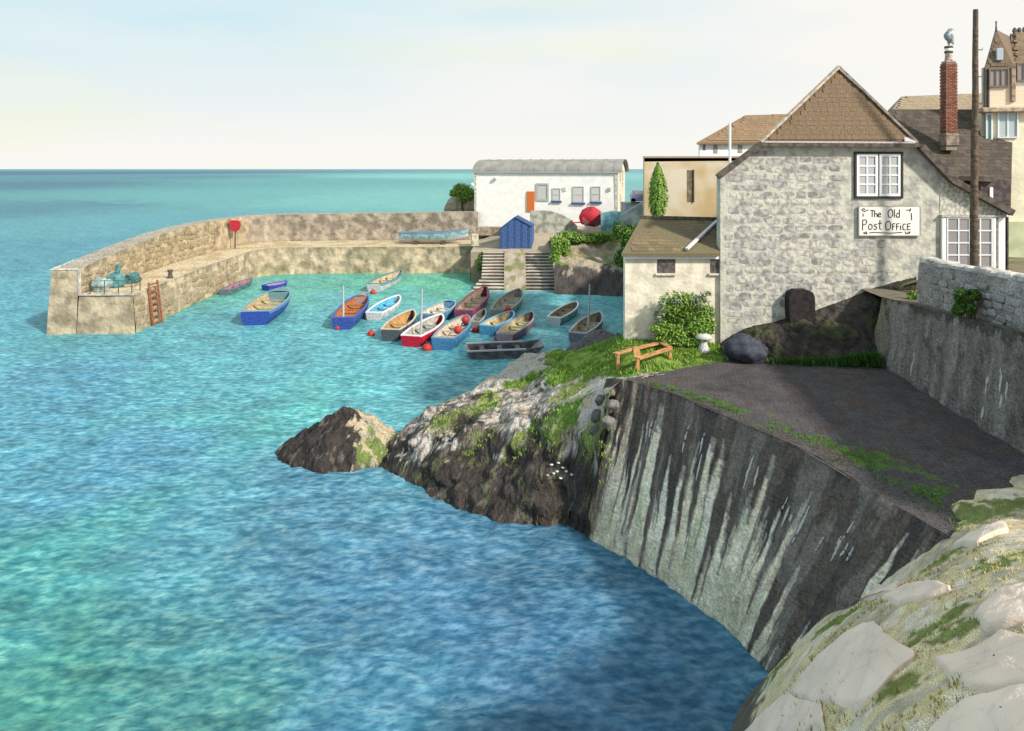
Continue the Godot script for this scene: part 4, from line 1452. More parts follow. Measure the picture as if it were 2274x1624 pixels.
	# letters drawn as strokes: x from the left edge of the word, y up from its foot, in letter heights
	var glyph := {
		"T": [[[0, 1], [0.62, 0.97]], [[0.3, 0.98], [0.28, 0]]], "h": [[[0.05, 0.95], [0.03, 0]], [[0.04, 0.45], [0.25, 0.55], [0.4, 0.4], [0.42, 0]]], "e": [[[0.05, 0.3], [0.42, 0.34], [0.4, 0.52], [0.22, 0.62], [0.05, 0.42], [0.06, 0.12], [0.22, 0], [0.45, 0.08]]],
		"O": [[[0.3, 1], [0.07, 0.8], [0.02, 0.4], [0.12, 0.05], [0.35, 0], [0.58, 0.2], [0.62, 0.65], [0.5, 0.95], [0.3, 1]]], "l": [[[0.06, 1.0], [0.04, 0]]], "d": [[[0.42, 0.5], [0.2, 0.55], [0.04, 0.3], [0.1, 0.03], [0.28, 0], [0.43, 0.2]], [[0.44, 1], [0.43, 0]]],
		"P": [[[0.06, 1], [0.04, -0.05]], [[0.06, 0.97], [0.36, 1], [0.48, 0.78], [0.34, 0.52], [0.06, 0.5]]], "o": [[[0.2, 0.58], [0.04, 0.36], [0.08, 0.06], [0.26, 0], [0.42, 0.2], [0.38, 0.5], [0.2, 0.58]]], "s": [[[0.36, 0.52], [0.16, 0.56], [0.06, 0.4], [0.3, 0.26], [0.32, 0.08], [0.16, 0], [0.02, 0.08]]], "t": [[[0.2, 0.95], [0.16, 0.12], [0.3, 0.02]], [[0.02, 0.62], [0.38, 0.64]]],
		"f": [[[0.34, 0.72], [0.06, 0.7], [0.05, 0]], [[0.05, 0.38], [0.28, 0.4]]], "i": [[[0.06, 0.52], [0.05, 0]], [[0.06, 0.74], [0.07, 0.7]]], "c": [[[0.4, 0.66], [0.14, 0.68], [0.05, 0.36], [0.12, 0.04], [0.38, 0.04]]], "E": [[[0.42, 0.72], [0.1, 0.7], [0.06, 0.02], [0.42, 0.06]], [[0.08, 0.38], [0.36, 0.4]]]}
	var wide := {"T": 0.6, "h": 0.52, "e": 0.55, "O": 0.78, "l": 0.22, "d": 0.6, "P": 0.6, "o": 0.54, "s": 0.46, "t": 0.5, "f": 0.44, "i": 0.24, "c": 0.5, "E": 0.55}
	for w in [["The", 1933, 482, 15], ["Old", 1972, 483, 18], ["Post", 1915, 510, 22], ["OfficE", 1966, 511, 20]]:
		var x: float = w[1]
		for ch in w[0]:
			for s in glyph[ch]:
				var pts := []
				for q in s: pts.append([x + q[0] * w[3], w[2] - q[1] * w[3]])
				line.call(pts, "letter_stroke")
			x += wide[ch] * w[3]
	for s in [[[1914, 466], [1918, 463], [1922, 466]], [[1915, 467], [1921, 470], [1929, 466]], [[1917, 474], [1917, 481]], [[2013, 467], [2023, 466], [2022, 463]], [[2023, 466], [2020, 470]], [[2024, 473], [2025, 489]], [[1918, 517], [1924, 515], [1926, 519], [1920, 519], [1918, 517]], [[1931, 517], [1942, 516]], [[1942, 516], [1975, 518], [2004, 516]], [[2011, 514], [2012, 519], [2019, 519], [2022, 515], [2016, 516]]]:
		line.call(s, "flourish")
	# roofs
	var apex := at(1862, 152, 28.1)
	var hl := at(1684, 318, 26.75)
	var hr := at(2043, 320, 26.75)
	g = slates([hl, hr, apex], Vector2(0.28, 0.21), Color(0.22, 0.157, 0.1), 0.04)
	var rg := Geo.new()
	rg.col = Color(0.2, 0.13, 0.075)
	rg.slab([hl, hr, apex], Vector3(0, 0, -0.08))
	var hip := part("hip_roof", rg, M.slate, t)
	part("slates", g, M.slate, hip, "", "stuff")
	# main slopes behind the hip: slightly fanned plan, ridge running back
	rg = Geo.new()
	rg.col = Color(0.2, 0.15, 0.11)
	var el := at(1593, 389, 26.78)
	var back_e := el + Vector3(0.33, 0, -1.0) * 8.2
	var back_r := apex + Vector3(0.47, 0, -1.0) * 7.0
	rg.slab([el, hl, apex, back_r, back_e], Vector3(0, -0.12, 0))
	var vr := at(2112, 392, 26.78)
	var ve := at(2246, 466, 26.78)
	rg.slab([hr, vr, vr + rk, back_r, apex], Vector3(0, -0.12, 0))
	rg.slab([vr, ve, ve + rk, vr + rk], Vector3(0, -0.12, 0))
	part("main_roof", rg, M.slate, t)
	g = Geo.new()
	g.bar(el + Vector3(0, -0.08, 0.04), hl + Vector3(0, -0.1, 0.06), 0.2, 0.22)
	g.bar(hl + Vector3(-0.05, -0.06, 0.05), hr + Vector3(0.05, -0.06, 0.05), 0.16, 0.13)
	g.bar(hr + Vector3(0, -0.1, 0.06), vr + Vector3(0, -0.1, 0.04), 0.22, 0.26)
	g.bar(vr + Vector3(-0.03, -0.12, 0.05), ve + Vector3(0, -0.12, 0.05), 0.24, 0.24)
	part("verge_board", g, M.verge, t)
	g = Geo.new()
	g.bar(hl + Vector3(0.05, 0.04, 0.09), apex + Vector3(0, 0.07, 0.06), 0.16, 0.09)
	g.bar(hr + Vector3(-0.1, 0.06, 0.05), apex + Vector3(0, 0.07, 0.06), 0.16, 0.09)
	part("hip_flashing", g, mat(Color(0.5, 0.42, 0.34), 0.8, M.blot, 1.0), t)
	g = Geo.new()
	g.bar(hl + Vector3(0.2, 0.05, 0.1), hr + Vector3(-0.25, 0.05, 0.1), 0.08, 0.06)
	g.slab([at(2005, 285, 27.3), at(2038, 316, 26.7), at(2008, 314, 26.7)], Vector3(0, 0, 0.06))
	part("lead_strip", g, mat(Color(0.62, 0.58, 0.6), 0.7, M.fine, 2.0), t)
	# dormer on the catslide
	g = Geo.new()
	g.bx(at(2176, 456, 27.6), at(2208, 397, 28.6), 0.04)
	var dm := part("dormer", g, mat(Color(0.1, 0.08, 0.08), 0.8, M.blot, 1.0), t)
	g = Geo.new()
	g.slab([at(2168, 402, 27.4), at(2182, 392, 27.4), at(2213, 398, 27.4), at(2211, 404, 27.4)], Vector3(0, 0, -1.4))
	part("dormer_roof", g, M.verge, dm)
	g = Geo.new()
	g.bx(at(2199, 452, 27.55), at(2204, 416, 27.6))
	part("dormer_window", g, M.white_paint, dm)
	g = Geo.new()
	g.bx(at(2088, 432, 27.2), at(2150, 436, 28.5))
	# vent pipe, hatch
	g = Geo.new()
	g.tube([at(1621, 385, 27.2), at(1621, 273, 27.2)], [0.055, 0.05], 10)
	solo("vent_pipe", g, M.white_paint, "thin white vent pipe standing at the left verge of the post office", "pipe", at(1621, 380, 27.2))
	g = Geo.new()
	var arch := []
	for q in [[1756, 725], [1753, 690], [1753, 660], [1757, 650], [1768, 645], [1795, 645], [1806, 650], [1810, 660], [1811, 690], [1806, 725]]: arch.append(at(q[0], q[1], 26.55))
	g.slab(arch, Vector3(0, 0, -0.5))
	solo("hatch", g, mat(Color(0.032, 0.026, 0.026), 0.85, M.blot, 1.2, M.fine, 1.0), "dark round-cornered hatch at the foot of the post office gable", "hatch", at(1780, 725, 26.6))

# ---------------------------------------------------------------- white cottage in front of the tan house
func make_cottage() -> void:
	var d := 27.15
	var t := thing("white_cottage", "low cream cottage with a brown slate roof beside the harbour", "house", at(1490, 740, d))
	var back := Vector3(0.3, 0, -1.0) * 5.2
	var a := at(1388, 775, d)
	var b := at(1388, 560, d)
	var c := at(1599, 560, d)
	var e := at(1599, 775, d)
	var g := Geo.new()
	g.slab([a, b, c, e], Vector3(0, 0, -0.4))
	g.slab([a + back * 0.07, b + back * 0.07, b + back, a + back], Vector3(0.3, 0, 0))
	g.slab([a + back, b + back, c + back, e + back], Vector3(0, 0, 0.3))
	part("wall", g, M.cream, t)
	g = Geo.new()
	g.bx(at(1386, 575, d - 0.03), at(1599, 562, d - 0.1))
	part("eaves_board", g, M.white, t)
	var el := at(1380, 563, d - 0.3)
	var er := at(1600, 563, d - 0.3)
	var rl := at(1424, 484, 29.5)
	var rr := at(1600, 488, 29.5)
	var bl := el + back * 1.12
	var br := er + back * 1.12
	g = Geo.new()
	g.col = Color(0.2, 0.165, 0.1)
	g.slab([el, er, rr, rl], Vector3(0, -0.12, 0))
	g.slab([bl, br, rr, rl], Vector3(0, -0.12, 0))
	g.slab([el, rl, bl], Vector3(0, -0.1, 0))
	var roof := part("roof", g, M.slate, t)
	part("slates", slates([el, er, rr, rl], Vector2(0.34, 0.25), Color(0.235, 0.185, 0.11), 0.18), M.slate, roof, "", "stuff")
	g = Geo.new()
	g.bar(rl + Vector3(0, 0.04, 0), rr + Vector3(0, 0.04, 0), 0.22, 0.12)
	part("ridge", g, M.verge, roof)
	g = Geo.new()
	g.bar(at(1525, 560, d - 0.25) + Vector3(0, 0.12, 0), at(1592, 497, 29.2) + Vector3(0, 0.12, 0), 0.13, 0.08)
	part("lead_flashing", g, M.lead, roof)
	var k := 0
	for x in [[1459, 1500], [1577, 1597]]:
		g = Geo.new()
		g.bx(at(x[0], 608, d + 0.05), at(x[1], 576, d - 0.025), 0.01)
		part("window", g, mat(Color(0.13, 0.11, 0.11), 0.4, M.blot, 1.5), t)
		g = Geo.new()
		g.bx(at(x[0] - 4, 611, d), at(x[1] + 3, 607.5, d - 0.1))
		part("sill", g, M.cream, t)
	# staddle stone
	g = Geo.new()
	var o := land(h_head, 1562, 778, 22.0, 27.5)
	g.lathe(o - Vector3.UP * 0.08, [Vector2(0, 0), Vector2(0.24, 0), Vector2(0.25, 0.05), Vector2(0.17, 0.28), Vector2(0.115, 0.46), Vector2(0.13, 0.52), Vector2(0.29, 0.53), Vector2(0.33, 0.58), Vector2(0.3, 0.66), Vector2(0.2, 0.73), Vector2(0.08, 0.765), Vector2(0, 0.77)], 20)
	solo("staddle_stone", g, mat(Color(0.68, 0.7, 0.68), 0.85, M.fine, 2.0), "white mushroom-shaped staddle stone standing on the turf", "staddle stone", o)

# ---------------------------------------------------------------- lifeboat house
func make_lifeboat_house() -> void:
	var r := at(1372, 503, 80.0)
	var u := Vector3(cos(deg_to_rad(15)), 0, sin(deg_to_rad(15))) # left to right along the front
	var n := Vector3(-u.z, 0, u.x)
	var l := r - u * 17.85
	var hgt := 6.35
	var deep := 8.6
	var t := thing("lifeboat_house", "long white lifeboat house with a grey barrel roof above the quay", "building", (r + l) / 2)
	var up := Vector3.UP
	var g := Geo.new()
	var dn := up * -1.5
	g.slab([l + dn, r + dn, r + up * hgt, l + up * hgt], -n * 0.4)
	g.slab([l - n * deep + dn, r - n * deep + dn, r - n * deep + up * hgt, l - n * deep + up * hgt], n * 0.4)
	part("wall", g, M.white, t)
	var arc := []
	for i in 25:
		var a := PI * i / 24
		arc.append(-n * (deep / 2 - cos(a) * (deep / 2 + 0.12)) + up * (hgt + sin(a) * 1.62))
	for end in [[l, 1.0], [r, -1.0]]:
		g = Geo.new()
		var pts := [end[0] + dn]
		for q in arc: pts.append(end[0] + q - up * 0.05)
		pts.append(end[0] - n * deep + dn)
		g.slab(pts, u * 0.3 * end[1])
		part("gable_end", g, mat(Color(0.76, 0.73, 0.62), 0.9, M.fine, 0.3), t)
	g = Geo.new()
	var p := PackedVector3Array()
	for i in 25:
		for j in 41:
			p.append(l - u * 0.25 + u * 18.6 * j / 40.0 + arc[i] + up * 0.06)
	g.grid(p, PackedColorArray(), 41, PackedByteArray(), true)
	for i in 24:
		for e in [l - u * 0.25, r + u * 0.25]:
			g.quad(e + arc[i] + up * 0.06, e + arc[i + 1] + up * 0.06, e + arc[i + 1] - up * 0.16, e + arc[i] - up * 0.16)
	var roof := part("barrel_roof", g, M.roof_grey, t)
	for k in 13: # sheet seams
		g = Geo.new()
		var q := []
		var rad := []
		for i in 25:
			q.append(l + u * 18.1 * (k + 0.5) / 13.0 + arc[i] + up * 0.08)
			rad.append(0.035)
		g.tube(q, rad, 5)
		part("seam", g, M.roof_grey, roof)
	g = Geo.new()
	g.bar(l - u * 0.3 + n * 0.16 + up * (hgt + 0.02), r + u * 0.3 + n * 0.16 + up * (hgt + 0.02), 0.16, 0.14)
	part("gutter", g, mat(Color(0.36, 0.35, 0.36), 0.6), t)
	var b := Basis(u, up, n)
	var spot := func(x: float, y: float) -> Vector3: # a place on the front, from sketch coordinates
		var ray := at(x, y, 1.0) - Vector3(0, H, 0)
		var k := (r - Vector3(0, H, 0)).dot(n) / ray.dot(n)
		return Vector3(0, H, 0) + ray * k
	var s0: Vector3 = spot.call(1170, 470)
	var s1: Vector3 = spot.call(1187, 425)
	g = Geo.new()
	g.box(Transform3D(b, (s0 + s1) / 2 + n * 0.05), Vector3((s1 - s0).dot(u), s1.y - s0.y, 0.16), 0.03)
	part("orange_door", g, M.orange, t)
	# notice board
	s0 = spot.call(1191, 446); s1 = spot.call(1219, 407)
	window(t, "notice_board", s0 + n * 0.02, u, up, n, (s1 - s0).dot(u), s1.y - s0.y, 1, 1, mat(Color(0.42, 0.43, 0.43), 0.7), mat(Color(0.5, 0.52, 0.5), 0.5), 0.22, 0.05, 0.1)
	for q in [[1227, 446, 1245, 418], [1272, 450, 1297, 414], [1313, 448, 1334, 414]]:
		s0 = spot.call(q[0], q[1]); s1 = spot.call(q[2], q[3])
		var f := window(t, "window", s0 + n * 0.02, u, up, n, (s1 - s0).dot(u), s1.y - s0.y, 1, 2, mat(Color(0.5, 0.5, 0.5), 0.7), mat(Color(0.56, 0.55, 0.54), 0.15), 0.1, 0.07, 0.08)
		g = Geo.new()
		g.box(Transform3D(b, (s0 + spot.call(q[2], q[1])) / 2 + n * 0.12 - up * 0.1), Vector3((s1 - s0).dot(u) + 0.3, 0.24, 0.2), 0.03)
		part("blue_sill", g, M.blue, f)
	s0 = spot.call(1253, 421)
	g = Geo.new()
	g.box(Transform3D(b.rotated(n, 0.3), s0 + n * 0.03), Vector3(0.42, 0.5, 0.1), 0.02)
	part("plaque", g, mat(Color(0.5, 0.5, 0.48), 0.6), t)
	s0 = spot.call(1354, 420)
	g = Geo.new()
	g.box(Transform3D(b, s0 + n * 0.1), Vector3(0.34, 0.42, 0.22), 0.04)
	part("lamp_box", g, mat(Color(0.45, 0.44, 0.43), 0.6), t)
	for q in [[1102, 396], [1046, 410]]:
		s0 = spot.call(q[0], q[1])
		g = Geo.new()
		g.blob(s0 + n * 0.2 + u * (0.25 if q[0] < 1060 else 0.0), Vector3(0.22, 0.26, 0.22), 0.0, nz, 0)
		part("bulkhead_lamp", g, mat(Color(0.7, 0.7, 0.69), 0.4), t)
	# tall slits in the right gable
	for q in [[0.3, 5.2, 2.0], [0.62, 4.6, 2.1], [0.34, 1.2, 2.5]]:
		g = Geo.new()
		g.box(Transform3D(Basis(n, up, u), r - n * deep * q[0] + up * (q[1] + q[2] / 2) + u * 0.02), Vector3(0.75, q[2], 0.1), 0.02)
		part("slit_window", g, mat(Color(0.4, 0.34, 0.23), 0.5), t)

# ---------------------------------------------------------------- houses behind
func make_back_houses() -> void:
	var d := 45.0
	var t := thing("tan_house", "flat-topped tan house with one tall narrow window", "house", at(1510, 480, d))
	var back := Vector3(0.22, 0, -1.0) * 8.0
	var g := Geo.new()
	var a := at(1431, 600, d)
	var b := at(1431, 349, d)
	var c := at(1680, 347, d)
	var e := at(1680, 600, d)
	g.slab([a, b, c, e], Vector3(0, 0, -0.4))
	g.slab([a + back * 0.06, b + back * 0.06, b + back, a + back], Vector3(0.4, 0, 0))
	g.slab([b, c, c + back, b + back], Vector3(0, -0.3, 0))
	part("wall", g, M.tan, t)
	g = Geo.new()
	g.bx(at(1428, 351, d - 0.02), at(1680, 347, d - 0.12))
	part("parapet_coping", g, mat(Color(0.33, 0.25, 0.18), 0.9), t)
	g = Geo.new()
	g.bx(at(1526, 448, d + 0.05), at(1542, 378, d - 0.03))
	var wdw := part("window", g, mat(Color(0.27, 0.22, 0.15), 0.4, M.blot, 0.6), t)
	g = Geo.new()
	g.bx(at(1539, 449, d), at(1542, 377, d - 0.12))
	part("jamb", g, M.verge, wdw)
	# far hipped house
	d = 62.0
	t = thing("hipped_house", "far white house with a hipped brown roof behind the tan house", "house", at(1640, 400, d))
	g = Geo.new()
	back = Vector3(0.35, 0, -1) * 9
	a = at(1554, 470, d); b = at(1554, 318, d); c = at(1800, 318, d); e = at(1800, 470, d)
	g.slab([a, b, c, e], Vector3(0, 0, -0.4))
	g.slab([a + back * 0.06, b + back * 0.06, b + back, a + back], Vector3(0.4, 0, 0))
	part("wall", g, M.white, t)
	g = Geo.new()
	g.col = Color(0.3, 0.2, 0.12)
	var el := at(1547, 317, d - 0.5)
	var er := at(1830, 313, d - 0.5)
	var rl := at(1655, 256, d + 4.5)
	var rr := at(1810, 252, d + 4.5)
	g.slab([el, er, rr, rl], Vector3(0, -0.15, 0))
	g.slab([el, rl, el + Vector3(0.42, 0, -1) * 9.5], Vector3(0, -0.15, 0))
	g.slab([er, rr, rl, el + Vector3(0.42, 0, -1) * 9.5], Vector3(0, -0.15, 0))
	var roof := part("roof", g, M.slate, t)
	part("slates", slates([el, er, rr, rl], Vector2(0.7, 0.5), Color(0.33, 0.225, 0.14), 0.12), M.slate, roof, "", "stuff")
	for q in [[1561, 334, 1567, 321, Color(0.16, 0.18, 0.42)], [1584, 341, 1594, 322, Color(0.3, 0.29, 0.29)], [1638, 340, 1649, 322, Color(0.3, 0.29, 0.3)]]:
		g = Geo.new()
		g.bx(at(q[0], q[1], d + 0.05), at(q[2], q[3], d - 0.04), 0.02)
		part("window", g, mat(q[4], 0.2), t)
	# dark slate house with the brick stack
	d = 33.0
	t = thing("slate_house", "house with a steep dark slate roof behind the post office", "house", at(2100, 460, d))
	g = Geo.new()
	g.col = Color(0.1, 0.085, 0.07)
	el = at(1945, 470, 31.0); er = at(2245, 470, 31.0); rl = at(1975, 243, 36.0); rr = at(2250, 243, 36.0)
	g.slab([el, er, rr, rl], Vector3(0, -0.14, 0))
	g.slab([rl, rr, rr + Vector3(2.0, -4.5, -5), rl + Vector3(1.4, -4.5, -5)], Vector3(0, -0.14, 0))
	roof = part("roof", g, M.slate, t)
	part("slates", slates([el, er, rr, rl], Vector2(0.33, 0.24), Color(0.115, 0.095, 0.078), 0.25), M.slate, roof, "", "stuff")
	g = Geo.new()
	g.slab([at(1975, 640, 31.3), at(1975, 475, 31.3), at(2236, 475, 31.3), at(2236, 640, 31.3)], Vector3(0, 0, -0.3))
	var low_r := at(2240, 640, 31.3)
	g.slab([at(2236, 640, 31.3), at(2236, 475, 31.3), at(2240, 270, 36.0), at(2236, 475, 31.3) + Vector3(2.0, 0, -9), at(2236, 640, 31.3) + Vector3(2.0, 0, -9)], Vector3(-0.2, 0, 0))
	part("wall", g, M.cream, t)
	# brick stack with pot, on the front slope
	var ch := thing("brick_chimney", "tall red brick chimney stack on the dark slate roof", "chimney", at(2100, 300, 33.6))
	var w := 0.58
	var dp := 0.5
	var foot := at(2107, 298, 33.6)
	var top_y: float = at(2100, 141, 33.6).y
	g = Geo.new()
	g.col = Color(0.36, 0.3, 0.25)
	g.bx(foot + Vector3(-w / 2 + 0.02, -0.8, -dp / 2 + 0.02), Vector3(foot.x + w / 2 - 0.02, top_y, foot.z + dp / 2 - 0.02))
	var stack := part("stack", g, M.brick, ch)
	g = Geo.new()
	var y := foot.y - 0.4
	var row := 0
	while y < top_y:
		for f in 4:
			var bb := Basis(Vector3.UP, f * PI / 2)
			var fw := w if f % 2 == 0 else dp
			var fo := dp if f % 2 == 0 else w
			var x: float = -fw / 2 + (0.0 if row % 2 else 0.11)
			while x < fw / 2 - 0.05:
				var ln := minf(0.21, fw / 2 - x)
				g.col = Color(0.3, 0.125, 0.088) * rng.randf_range(0.7, 1.35)
				if rng.randf() < 0.12: g.col = Color(0.2, 0.09, 0.07)
				g.col.a = 1
				g.box(Transform3D(bb, Vector3(foot.x, y, foot.z) + bb * Vector3(x + ln / 2, 0, fo / 2 - 0.02)), Vector3(ln - 0.012, 0.068, 0.05 + rng.randf() * 0.012))
				x += 0.22
		y += 0.08
		row += 1
	part("brickwork", g, M.brick, stack, "", "stuff")
	g = Geo.new()
	g.bx(Vector3(foot.x - 0.26, top_y, foot.z - 0.22), Vector3(foot.x + 0.26, top_y + 0.12, foot.z + 0.22), 0.05)
	part("flaunching", g, mat(Color(0.5, 0.4, 0.36), 0.9, M.fine, 2.0), ch)
	g = Geo.new()
	g.bx(foot + Vector3(-w / 2 - 0.05, -0.6, -dp / 2 - 0.05), foot + Vector3(w / 2 + 0.05, 0.02, dp / 2 + 0.06), 0.04)
	part("lead_apron", g, mat(Color(0.3, 0.24, 0.2), 0.8, M.blot, 1.0), ch)
	g = Geo.new()
	var py := top_y + 0.1
	g.lathe(Vector3(foot.x, py, foot.z), [Vector2(0, 0), Vector2(0.2, 0), Vector2(0.17, 0.1), Vector2(0.15, 0.4), Vector2(0.17, 0.42), Vector2(0.16, 0.5), Vector2(0.1, 0.5), Vector2(0.1, 0.3)], 14)
	var pot := part("chimney_pot", g, mat(Color(0.55, 0.42, 0.36), 0.85, M.blot, 2.0), ch)
	for k in 2:
		g = Geo.new()
		g.lathe(Vector3(foot.x, py + 0.42 + k * 0.24, foot.z), [Vector2(0, 0), Vector2(0.19, 0), Vector2(0.2, 0.04), Vector2(0.18, 0.1), Vector2(0, 0.1)], 14)
		part("iron_band", g, M.iron, pot)
	g = Geo.new()
	g.lathe(Vector3(foot.x, py + 0.5, foot.z), [Vector2(0.16, 0), Vector2(0.17, 0.17), Vector2(0, 0.17)], 14)
	part("white_collar", g, M.white, pot)
	make_bird(Vector3(foot.x, py + 0.76, foot.z))
	get_node("bird").scale = Vector3.ONE * 0.85
	# taller house further back with a lighter roof
	d = 42.0
	t = thing("grey_roofed_house", "house with a pale brown roof just showing above the dark slates", "house", at(2090, 300, d))
	g = Geo.new()
	g.col = Color(0.36, 0.29, 0.21)
	el = at(1970, 262, d); er = at(2215, 258, d); rl = at(2002, 214, d + 2.6); rr = at(2215, 206, d + 2.6)
	g.slab([el, er, rr, rl], Vector3(0, -0.15, 0))
	var eb := el + Vector3(2.2, 0, -5.5)
	var rb := er + Vector3(2.2, 0, -5.5)
	g.slab([eb, rb, rr, rl], Vector3(0, -0.15, 0))
	g.slab([el, rl, eb], Vector3(0, -0.15, 0))
	roof = part("roof", g, M.slate, t)
	part("slates", slates([el, er, rr, rl], Vector2(0.4, 0.3), Color(0.4, 0.325, 0.23), 0.1), M.slate, roof, "", "stuff")
	g = Geo.new()
	g.slab([at(1985, 500, d + 0.3), at(1985, 264, d + 0.3), at(2205, 264, d + 0.3), at(2205, 500, d + 0.3)], Vector3(0, 0, -0.3))
	part("wall", g, M.cream, t)

func make_bird(o: Vector3) -> void: # a grey bird on the pot, breast to the left, beak to the right
	var t := thing("bird", "grey-blue bird perched on top of the chimney pot", "bird", o)
	var g := Geo.new()
	var m := mat(Color(0.3, 0.36, 0.39), 0.75, M.blot, 3.0)
	var s := [[Vector3(0.3, 0.1, 0), 0.015], [Vector3(0.24, 0.2, 0), 0.07], [Vector3(0.12, 0.34, 0), 0.15], [Vector3(-0.02, 0.5, 0), 0.19], [Vector3(-0.1, 0.64, 0), 0.17], [Vector3(-0.08, 0.76, 0), 0.11], [Vector3(-0.02, 0.85, 0), 0.09], [Vector3(0.05, 0.93, 0), 0.1], [Vector3(0.13, 0.98, 0), 0.085], [Vector3(0.2, 0.995, 0), 0.04]]
	var pts := []
	var rad := []
	for i in 37:
		var k := i / 36.0 * 9
		var q := mini(int(k), 8)
		pts.append(o + (s[q][0] as Vector3).cubic_interpolate(s[q + 1][0], s[maxi(q - 1, 0)][0], s[mini(q + 2, 9)][0], k - q))
		rad.append(lerp(float(s[q][1]), float(s[q + 1][1]), k - q))
	g.tube(pts, rad, 14)
	part("body", g, m, t)
	for side in [-1.0, 1.0]:
		g = Geo.new()
		g.blob(o + Vector3(0.1, 0.42, 0.15 * side), Vector3(0.1, 0.3, 0.045), 0.05, nz, 3)
		part("wing", g, mat(Color(0.24, 0.29, 0.32), 0.75, M.blot, 3.0), t)
		g = Geo.new()
		g.tube([o + Vector3(0.0, 0.36, 0.07 * side), o + Vector3(0.02, 0.16, 0.07 * side), o + Vector3(0.0, -0.01, 0.07 * side)], [0.035, 0.016, 0.016], 6)
		for k in 3: g.tube([o + Vector3(0, 0.0, 0.07 * side), o + Vector3(-0.09, -0.01, 0.07 * side + (k - 1) * 0.05)], [0.014, 0.008], 5)
		part("leg", g, mat(Color(0.4, 0.33, 0.25), 0.7), t)
		g = Geo.new()
		g.blob(o + Vector3(0.12, 1.0, 0.075 * side), Vector3(0.016, 0.016, 0.012), 0, nz, 0, 8, 6)
		part("eye", g, M.iron, t)
	g = Geo.new()
	g.tube([o + Vector3(0.19, 0.995, 0), o + Vector3(0.28, 0.985, 0), o + Vector3(0.33, 0.95, 0)], [0.035, 0.025, 0.006], 7)
	part("beak", g, mat(Color(0.3, 0.28, 0.24), 0.5), t)

